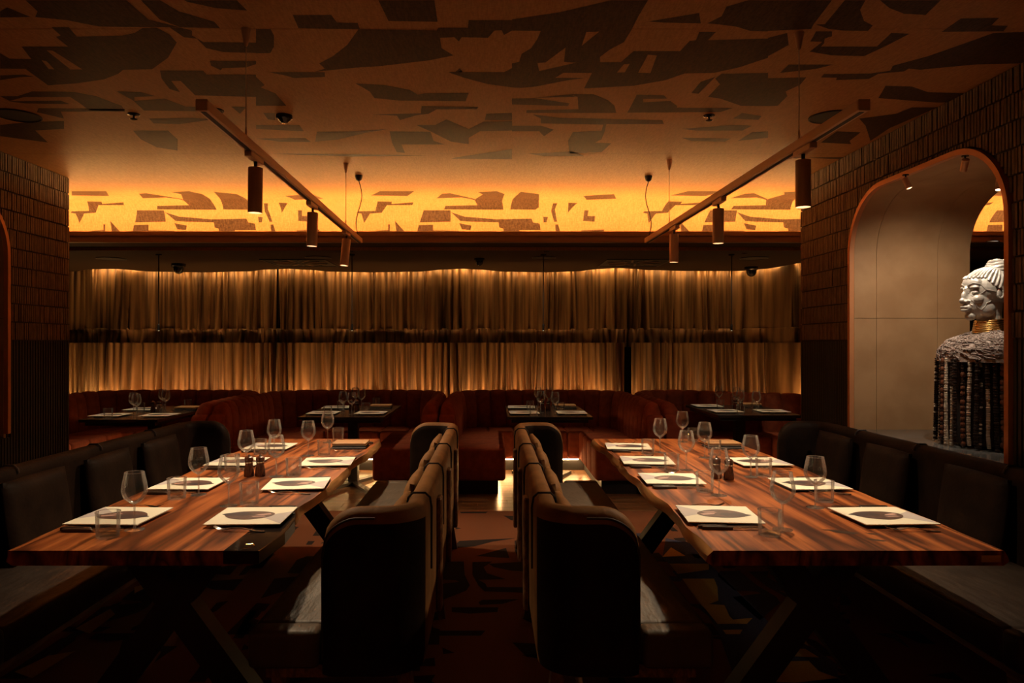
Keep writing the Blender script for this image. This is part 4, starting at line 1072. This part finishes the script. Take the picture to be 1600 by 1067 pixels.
track(-1.05, -1.105, 2.60, 6.02, [(-1.02, 3.09), (-1.07, 5.39)], [(3.22, (-1.16, 3.05, 0.75), TRACK_W, (0.03, 0.02)), (4.32, (-1.14, 4.2, 0.75), TRACK_W, (0.02, 0.03)), (5.42, (-1.1, 5.1, 0.75), TRACK_W*0.8, (-0.06, 0.08))], (-1.07, 5.78), 'resin-cornered table', 'resin corner')
track(1.35, 1.305, 2.60, 6.02, [(1.33, 3.13), (1.27, 5.30)], [(3.09, (1.20, 2.95, 0.75), TRACK_W, (0.0, 0.0)), (4.20, (1.18, 4.05, 0.75), TRACK_W, (0.02, 0.0)), (5.17, (1.2, 4.95, 0.75), TRACK_W*0.8, (0.02, 0.0))], (1.27, 5.80), 'brass-plaque table', 'plaque')

# ------------------------------------------------------------------ ceiling fittings
def c_at(px, py): return at(px, py, ZC)
def s_at(px, py): return at(px, py, ZLIP0)
for px, py, lab in ((209, 178, 'small black sprinkler head on the papered ceiling, away from the statue'), (1108, 180, 'small black sprinkler head on the papered ceiling, statue side')):
    p = c_at(px, py); t = thing('sprinkler_head', lab, 'sprinkler', p, 0, 'ceiling sprinklers')
    MB().lathe([(0.034, -0.0005), (0.034, -0.006), (0.014, -0.012), (0.0001, -0.012)], 18).build('plate', M_dark_pl, t, smooth=True)
    MB().lathe([(0.006, -0.012), (0.006, -0.030), (0.0001, -0.030)], 10).build('stem', M_dark_pl, t)
    MB().lathe([(0.020, -0.030), (0.021, -0.032), (0.010, -0.036), (0.0001, -0.036)], 16).build('deflector', M_dark_pl, t)
p = c_at(444, 180); t = thing('smoke_detector', 'black faceted smoke detector on the papered ceiling by the track', 'detector', p)
MB().lathe([(0.048, -0.0005), (0.048, -0.022), (0.044, -0.026), (0.0001, -0.026)], 20).build('base', M_dark_pl, t, smooth=True)
MB().lathe([(0.040, -0.026), (0.020, -0.045), (0.0001, -0.047)], 8).build('cage', M_dark_pl, t)
for px, py, r_, lab in ((1298, 182, 0.125, 'round dark speaker grille in the papered ceiling on the statue side'), (28, 180, 0.125, 'round dark speaker grille in the papered ceiling, side without statue'), (336, 172, 0.05, 'small round dark ceiling disc beside the track end')):
    p = c_at(px, py); t = thing('ceiling_speaker', lab, 'speaker', p, 0, 'ceiling speakers')
    MB().lathe([(r_, -0.0005), (r_, -0.006), (r_-0.006, -0.008), (r_-0.010, -0.005), (r_-0.011, -0.0005)], 36).build('rim', M_steel_b, t, smooth=True)
    MB().lathe([(r_-0.010, -0.0008), (r_-0.010, -0.004), (0.0001, -0.004)], 36).build('grille', M_speaker, t, smooth=True)
for i, (px, py, r_) in enumerate(((174, 404, 0.155), (497, 402, 0.14), (850, 402, 0.13), (1178, 403, 0.15))):
    p = s_at(px, py); t = thing('ceiling_speaker', 'round dark speaker grille in the low soffit, '+BOOTH[i], 'speaker', p, 0, 'soffit speakers')
    MB().lathe([(r_, -0.0005), (r_, -0.007), (r_-0.008, -0.008), (r_-0.012, -0.004), (r_-0.013, -0.0005)], 32).build('rim', M_steel_b, t, smooth=True)
    MB().lathe([(r_-0.012, -0.0008), (r_-0.012, -0.005), (0.0001, -0.005)], 32).build('grille', M_speaker, t)
# dome cameras
for px, py, sc, lab in ((279, 412, 1.3, 'black dome camera on the soffit, end booth opposite the statue'), (1174, 417, 1.3, 'black dome camera on the soffit, end booth on the statue side'), (749, 403.5, 0.9, 'black dome camera on the soffit, between the two middle booths')):
    p = s_at(px, py); t = thing('dome_camera', lab, 'camera', p, 0, 'dome cameras')
    MB().lathe([(0.062*sc, -0.0005), (0.062*sc, -0.022*sc), (0.055*sc, -0.03*sc), (0.0001, -0.03*sc)], 20).build('mount', M_dark_pl, t, smooth=True)
    MB().lathe([(0.048*sc, -0.03*sc), (0.046*sc, -0.055*sc), (0.034*sc, -0.078*sc), (0.015*sc, -0.090*sc), (0.0001, -0.092*sc)], 20).build('dome', M_dark_pl, t, smooth=True)
# square swirl air diffusers
for px, py, lab in ((470, 410.5, 'square swirl air diffuser in the soffit, resin-cornered table side'), (990, 410.5, 'square swirl air diffuser in the soffit, brass-plaque table side')):
    p = s_at(px, py); t = thing('air_diffuser', lab, 'air vent', p, 0, 'soffit air diffusers')
    h = 0.36
    for k in range(4):
        o = MB().box(-h, h, h-0.02, h, -0.008, -0.0005).build('frame', M_steel_b, t); o.rotation_euler = (0, 0, PI/2*k)
    MB().box(-h+0.02, h-0.02, -h+0.02, h-0.02, -0.003, -0.0005).build('plate', M_speaker, t)
    for k in range(16):
        a = 2*PI*k/16
        o = MB().bar((0.09, 0, -0.006), (0.30, 0.05, -0.006), 0.022, 0.005).build('blade', M_trim if k % 2 else M_steel_b, t); o.rotation_euler = (0, 0, a)
# thin pendant cords over the booth tables
for i, (px, lab) in enumerate(((248, BOOTH[0]), (550, BOOTH[1]), (849, BOOTH[2]), (1143, BOOTH[3]))):
    y = 7.45; x = (px-VX)*y/F; zt = HC-(517-VY)*y/F
    t = thing('pendant_drop', 'thin black hanging cord over the table, '+lab, 'pendant', (x, y, zt), 0, 'hanging cords over the booth tables')
    MB().lathe([(0.03, ZLIP0-zt-0.0005), (0.03, ZLIP0-zt-0.012), (0.006, ZLIP0-zt-0.02), (0.0001, ZLIP0-zt-0.02)], 16).build('canopy', M_dark_pl, t, smooth=True)
    MB().tube([(0, 0, 0.06), (0, 0, ZLIP0-zt-0.015)], 0.006, 6).build('cord', M_cord, t)
    MB().lathe([(0.011, 0.004), (0.011, 0.065), (0.004, 0.075)], 12).build('socket', M_dark_pl, t, smooth=True)
    MB().lathe([(0.0001, 0.0), (0.006, 0.001), (0.007, 0.004), (0.0001, 0.0045)], 10).build('tip', emit('pendant_tip', (1, 0.8, 0.5), 1.0) if i == 0 else bpy.data.materials['pendant_tip'], t, smooth=True)
    # pin-hole downlight in the soffit over the table
    xa, xb, ya, yb = BTX[i]; cx, cy = (xa+xb)/2, (ya+yb)/2
    d = thing('downlight', 'recessed pin-hole downlight in the soffit over the table, '+lab, 'downlight', (cx+0.0, cy-0.15, ZLIP0), 0, 'booth downlights')
    MB().lathe([(0.028, -0.0005), (0.028, -0.004), (0.014, -0.004), (0.012, -0.0006)], 18).build('ring', M_dark_pl, d, smooth=True)
    bpy.context.view_layer.update()
    spot('spot_beam', (cx, cy-0.15, ZLIP0-0.02), (cx, cy, 0.75), BOOTH_W, (1, 0.78, 0.5), 62, 0.7, 0.012, d)
p = s_at(1550, 376.5); t = thing('downlight', 'small white recessed ceiling light seen through the niche behind the statue', 'downlight', p)
MB().lathe([(0.06, -0.0005), (0.06, -0.006), (0.05, -0.006), (0.048, -0.0008)], 20).build('ring', M_dark_pl, t)
MB().lathe([(0.048, -0.001), (0.048, -0.003), (0.0001, -0.003)], 20).build('diffuser', emit('downlight_glow', (1, 0.85, 0.7), 0.6), t)

# ------------------------------------------------------------------ niche spotlights
STX, STY, SZ = 2.91, 4.24, 0.8345
HEADP = (STX, STY, 1.70)
for px, py, aim, wt, sz, lab in ((1415, 290, (2.75, 4.2, 1.72), NICHE_W*0.55, 50, 'first brass mini spotlight on the niche ceiling, toward the curtain'), (1508, 262, (2.95, 4.9, 1.3), NICHE_W*0.75, 95, 'brass mini spotlight on the niche ceiling above the statue face'), (1561, 292, (2.92, 4.25, 1.5), NICHE_W*0.4, 60, 'brass mini spotlight deep in the niche, behind the statue')):
    p = at(px, py, 2.40); p.z = 2.40
    zt = niche_top(p.y, 3.54, 5.064)
    t = thing('niche_spotlight', lab, 'spotlight', (p.x, p.y, zt-0.0005), 0, 'niche spotlights')
    MB().lathe([(0.018, 0.0), (0.018, -0.006), (0.0001, -0.006)], 14).build('base', M_dark_pl, t)
    MB().lathe([(0.005, -0.006), (0.005, -0.035)], 8).build('neck', M_dark_pl, t)
    dv = (Vector(aim)-Vector((p.x, p.y, zt-0.05))).normalized(); q = dv.to_track_quat('-Z', 'Y').to_matrix().to_4x4()
    Mx = Matrix.Translation((0, 0, -0.038)) @ q
    MB().lathe([(0.0001, 0.02), (0.018, 0.018), (0.018, -0.05), (0.015, -0.052), (0.014, -0.044), (0.0001, -0.044)], 18, M=Mx).build('body', M_head, t, smooth=True, ang=0.7)
    MB().lathe([(0.0001, -0.0445), (0.012, -0.0445), (0.012, -0.046), (0.0001, -0.046)], 14, M=Mx).build('lens', M_lens, t)
    bpy.context.view_layer.update()
    pos = Vector((p.x, p.y, zt)) + (Mx @ Vector((0, 0, -0.058)))
    spot('spot_beam', pos, aim, wt, (1.0, 0.82, 0.62), sz, 0.8, 0.012, t)

# ------------------------------------------------------------------ statue
st = thing('statue', 'grey bust statue with braided bun, gold neck rings and bead strands, standing in the niche', 'statue', (STX, STY, SZ), PI+0.06)
HZ = 0.900                     # head centre above the sill
def ell(mb, c, r, n=16):
    rows = []
    for i in range(n+1):
        a = -PI/2+PI*i/n
        rows.append([(c[0]+r[0]*math.cos(a)*math.cos(2*PI*j/(2*n)), c[1]+r[1]*math.cos(a)*math.sin(2*PI*j/(2*n)), c[2]+r[2]*math.sin(a)) for j in range(2*n)])
    mb.grid(rows, closed=True)
mb = MB()
S = 1.12
E = [((-0.022,0,0.030),(0.112,0.090,0.102)), ((0.028,0,-0.045),(0.072,0.066,0.088)), ((0.070,0,-0.116),(0.026,0.030,0.024)), ((0.015,0.045,-0.080),(0.045,0.024,0.04)), ((0.015,-0.045,-0.080),(0.045,0.024,0.04)),
     ((0.062,0,0.055),(0.036,0.060,0.04)), ((0.096,0,0.012),(0.014,0.011,0.03)), ((0.108,0,-0.015),(0.014,0.011,0.026)), ((0.114,0,-0.036),(0.017,0.016,0.014)), ((0.104,0.017,-0.042),(0.014,0.010,0.010)), ((0.104,-0.017,-0.042),(0.014,0.010,0.010)),
     ((0.078,0.034,0.032),(0.016,0.030,0.008)), ((0.078,-0.034,0.032),(0.016,0.030,0.008)), ((0.072,0.034,0.006),(0.016,0.021,0.010)), ((0.072,-0.034,0.006),(0.016,0.021,0.010)),
     ((0.062,0.046,-0.030),(0.028,0.022,0.025)), ((0.062,-0.046,-0.030),(0.028,0.022,0.025)), ((0.095,0,-0.074),(0.018,0.028,0.022)), ((0.108,0,-0.070),(0.013,0.026,0.008)), ((0.106,0,-0.086),(0.014,0.023,0.009))]
for c, r in E: ell(mb, [q*S for q in c], [q*S for q in r])
mb.tube([(-0.035, 0, -0.05), (-0.035, 0, -0.13), (-0.038, 0, -0.30)], [0.068, 0.062, 0.070], 20)
me = mb.mesh('head', M_statue)
ho = link('head', me, st, (0, 0, HZ))
rm = ho.modifiers.new('remesh', 'REMESH'); rm.mode = 'VOXEL'; rm.voxel_size = 0.0032; rm.use_smooth_shade = True
sm = ho.modifiers.new('smooth', 'SMOOTH'); sm.iterations = 3; sm.factor = 0.5
bpy.context.view_layer.update()
dg = bpy.context.evaluated_depsgraph_get()
ev = ho.evaluated_get(dg); me2 = bpy.data.meshes.new_from_object(ev); ho.modifiers.clear(); ho.data = me2
for p_ in me2.polygons: p_.use_smooth = True
if not me2.materials: me2.materials.append(M_statue)
bvh = BVHTree.FromPolygons([v.co for v in me2.vertices], [list(p_.vertices) for p_ in me2.polygons])
def skin(az, z, lift=0.0):     # point on the head at azimuth az (0 = face front, + = statue's left) and height z
    d = Vector((math.cos(az), math.sin(az), 0)); c = Vector((-0.01, 0, z))
    hit = bvh.ray_cast(c+d*0.4, -d)
    if hit[0] is None: return c+d*0.05
    return hit[0]+hit[1]*lift
def line(pts, r, m, nm, par, sides=5, sub=5):
    out = []
    for (a0, z0), (a1, z1) in zip(pts, pts[1:]):
        for i in range(sub): out.append(skin(a0+(a1-a0)*i/sub, z0+(z1-z0)*i/sub, r*0.35))
    out.append(skin(*pts[-1], r*0.35))
    return MB().tube(out, r, sides).build(nm, m, par, smooth=True)
for sg in (1, -1):
    A = lambda L_: [(sg*a, z*S) for a, z in L_]
    line(A([(0.03, 0.022), (0.15, 0.045), (0.42, 0.055), (0.72, 0.045), (0.95, 0.018), (1.25, 0.012), (1.5, 0.008)]), 0.0027, M_statue, 'brow_relief', ho)
    line(A([(0.10, 0.005), (0.3, -0.012), (0.55, -0.010), (0.8, 0.004), (0.98, 0.018)]), 0.0020, M_statue, 'eye_relief', ho)
    line(A([(0.20, -0.040), (0.35, -0.033), (0.48, -0.05), (0.56, -0.075), (0.72, -0.085), (0.9, -0.07), (1.0, -0.05), (1.2, -0.045), (1.42, -0.03)]), 0.0024, M_statue, 'cheek_relief', ho)
    line(A([(0.24, -0.055), (0.36, -0.06), (0.38, -0.074), (0.28, -0.078), (0.38, -0.084), (0.36, -0.100), (0.2, -0.105)]), 0.0019, M_statue, 'mouth_relief', ho)
    line(A([(0.16, 0.014), (0.32, 0.022), (0.52, 0.012)]), 0.0018, M_statue, 'eyelid', ho)
    line(A([(0.16, 0.006), (0.32, -0.002), (0.52, 0.006)]), 0.0016, M_statue, 'eyelid', ho)
    # ear
    e0 = skin(sg*1.62, 0.0); pts = []
    for i in range(15):
        a = -0.6+2*PI*0.78*i/14
        pts.append(e0+Vector((-0.006+0.020*math.cos(a+PI/2), sg*0.010, 0.032*math.sin(a+PI/2))))
    MB().tube(pts, [0.006]*15, 7).build('ear', M_statue, ho, smooth=True)
    mbx = MB(); ell(mbx, e0+Vector((-0.004, sg*0.004, -0.004)), (0.015, 0.008, 0.026), 8); mbx.build('ear', M_statue, ho, smooth=True)
# braids swept back into the bun
BUN = Vector((-0.085, 0, 0.150))
nb = 27
for k in range(nb):
    az = -2.35+4.7*k/(nb-1)
    zh = (0.078 if abs(az) < 0.9 else 0.078-0.095*min(1, (abs(az)-0.9)/1.2))*S
    base = skin(az, zh)
    pts = []
    for i in range(13):
        u = i/12
        v = base.lerp(BUN, u)
        dirv = (v-Vector((-0.03, 0, 0.02)))
        hit = bvh.ray_cast(Vector((-0.03, 0, 0.02))+dirv.normalized()*0.5, -dirv.normalized())
        q = hit[0] if hit[0] is not None else v
        if u > 0.75: q = q.lerp(BUN, (u-0.75)*2.2)
        pts.append(q+dirv.normalized()*0.0042)
    MB().tube(pts, [0.0058+0.0022*(i % 2) for i in range(13)], 8).build('braid', M_statue, ho, smooth=True)
for k in range(5):             # coiled bun
    pts = []; r_ = 0.052-0.0035*abs(k-1.5)-0.004*max(0, k-2)
    for i in range(41):
        a = 2*PI*i/40; pts.append(BUN+Vector((r_*math.cos(a), r_*1.05*math.sin(a), -0.022+0.0155*k+0.004*math.sin(3*a+k*1.4))))
    MB().tube(pts, [0.0105+0.002*(i % 2) for i in range(41)], 8).build('bun_coil', M_statue, ho, smooth=True)
mbx = MB(); ell(mbx, BUN+Vector((0, 0, 0.008)), (0.05, 0.052, 0.042), 10); mbx.build('bun_core', M_statue, ho, smooth=True)
# gold neck rings
for k in range(6):
    z = HZ-0.158-0.0125*k; r_ = 0.072+0.0022*k; pts = []
    for i in range(33):
        a = 2*PI*i/32; pts.append((-0.037+r_*math.cos(a), r_*math.sin(a), z+0.012*math.cos(a)*-1*0.5))
    MB().tube(pts, 0.0066, 8).build('neck_ring', M_gold, st, smooth=True)
# woven shoulder cape: shell plus wriggling cords
def cape_pt(a, u):             # u 0 at the neck .. 1 at the lower rim
    prof = [(0.0, 0.085, 0.675), (0.25, 0.40, 0.655), (0.55, 0.80, 0.620), (0.8, 1.0, 0.565), (1.0, 1.03, 0.500)]
    for (u0, r0, z0), (u1, r1, z1) in zip(prof, prof[1:]):
        if u <= u1:
            f = (u-u0)/(u1-u0); r_ = r0+(r1-r0)*f; z = z0+(z1-z0)*f; break
    ex, ey = 0.205, 0.292
    k = 0.0 if u > 0.25 else 1-u/0.25
    x = (ex*r_)*math.cos(a)*(1-k)+k*0.078*math.cos(a)-0.03*k; y = (ey*r_)*math.sin(a)*(1-k)+k*0.078*math.sin(a)
    z += 0.02*abs(math.sin(a))**2*(1-u)
    return Vector((x-0.01, y, z))
rows = [[tuple(cape_pt(2*PI*j/48, i/14)) for j in range(48)] for i in range(15)]
cp = MB().grid(rows, closed=True).build('cape', M_cape, st, smooth=True)
rnd = random.Random(5); mbc = MB()
for k in range(900):
    a0 = rnd.uniform(0, 2*PI); u0 = rnd.uniform(0.12, 0.92); ln = rnd.uniform(0.06, 0.16); dr = rnd.choice((0.3, -0.3, 1.1, -1.1, 0.7))
    ph = rnd.uniform(0, 6); pts = []
    for i in range(8):
        t_ = i/7; u = min(1.0, max(0.05, u0+ln*math.sin(dr)*t_*0.9+0.018*math.sin(5*t_+ph))); a = a0+ln*math.cos(dr)*t_*2.2+0.05*math.sin(7*t_+ph)
        q = cape_pt(a, u); nrm = Vector((q.x, q.y*0.6, 0.10)).normalized(); pts.append(q+nrm*(0.0025+0.004*(k % 3)/3))
    mbc.tube(pts, 0.0030, 5)
o = mbc.build('cape_cords', M_cape, cp, smooth=True); o['kind'] = 'stuff'
MB().lathe([(0.0001, 0.02), (0.15, 0.02), (0.165, 0.3), (0.15, 0.55), (0.0001, 0.60)], 24, M=Matrix.Diagonal((1, 1.4, 1, 1))).build('torso', M_torso, st, smooth=True)
# bead strands
def bead(mb, c, r, h, m, n=6):
    vs = []; 
    for zz, rr in ((-0.5, 0.45), (-0.25, 0.95), (0.25, 0.95), (0.5, 0.45)):
        for j in range(n): a = 2*PI*j/n; vs.append((c[0]+rr*r*math.cos(a), c[1]+rr*r*math.sin(a), c[2]+zz*h))
    fs = [(i*n+j, i*n+(j+1)%n, (i+1)*n+(j+1)%n, (i+1)*n+j) for i in range(3) for j in range(n)]
    fs += [tuple(range(n))[::-1], tuple(3*n+j for j in range(n))]
    mb.add(vs, fs, m)
ns = 46
for k in range(ns):
    a = 2*PI*(k+rnd.uniform(-0.3, 0.3))/ns; mb = MB()
    kind = k % 6
    z = 0.52; zend = rnd.uniform(0.006, 0.03); ro = rnd.uniform(0.93, 1.06)
    curl = rnd.uniform(-0.05, 0.05)
    while z > zend:
        f = 1-z/0.52
        rr = ro*(1.0+0.04*f); wob = 0.012*math.sin(9*z+k)
        x, y = 0.205*rr*math.cos(a+wob)-0.01, 0.285*rr*math.sin(a+wob)
        if z < 0.09: x += curl*(0.09-z)*5*math.cos(a+1.5)*0.6; y += curl*(0.09-z)*5*math.sin(a+1.5)*0.6
        if kind in (0, 3) and (z < 0.36 or kind == 3): r_, h, m_ = rnd.uniform(0.010, 0.013), 0.010, 1
        elif kind == 2 and rnd.random() < 0.5: r_, h, m_ = 0.014, 0.032, 2
        elif kind == 5: r_, h, m_ = 0.009, 0.012, rnd.choice((0, 0, 1))
        else: r_, h, m_ = rnd.uniform(0.010, 0.015), rnd.uniform(0.012, 0.018), 0
        if z-h < 0.001: break
        bead(mb, (x, y, z-h/2), r_, h, m_); z -= h*1.02
    mb.build('bead_strand', [M_bdark, M_bcream, M_bred], st, smooth=True, fix=False)
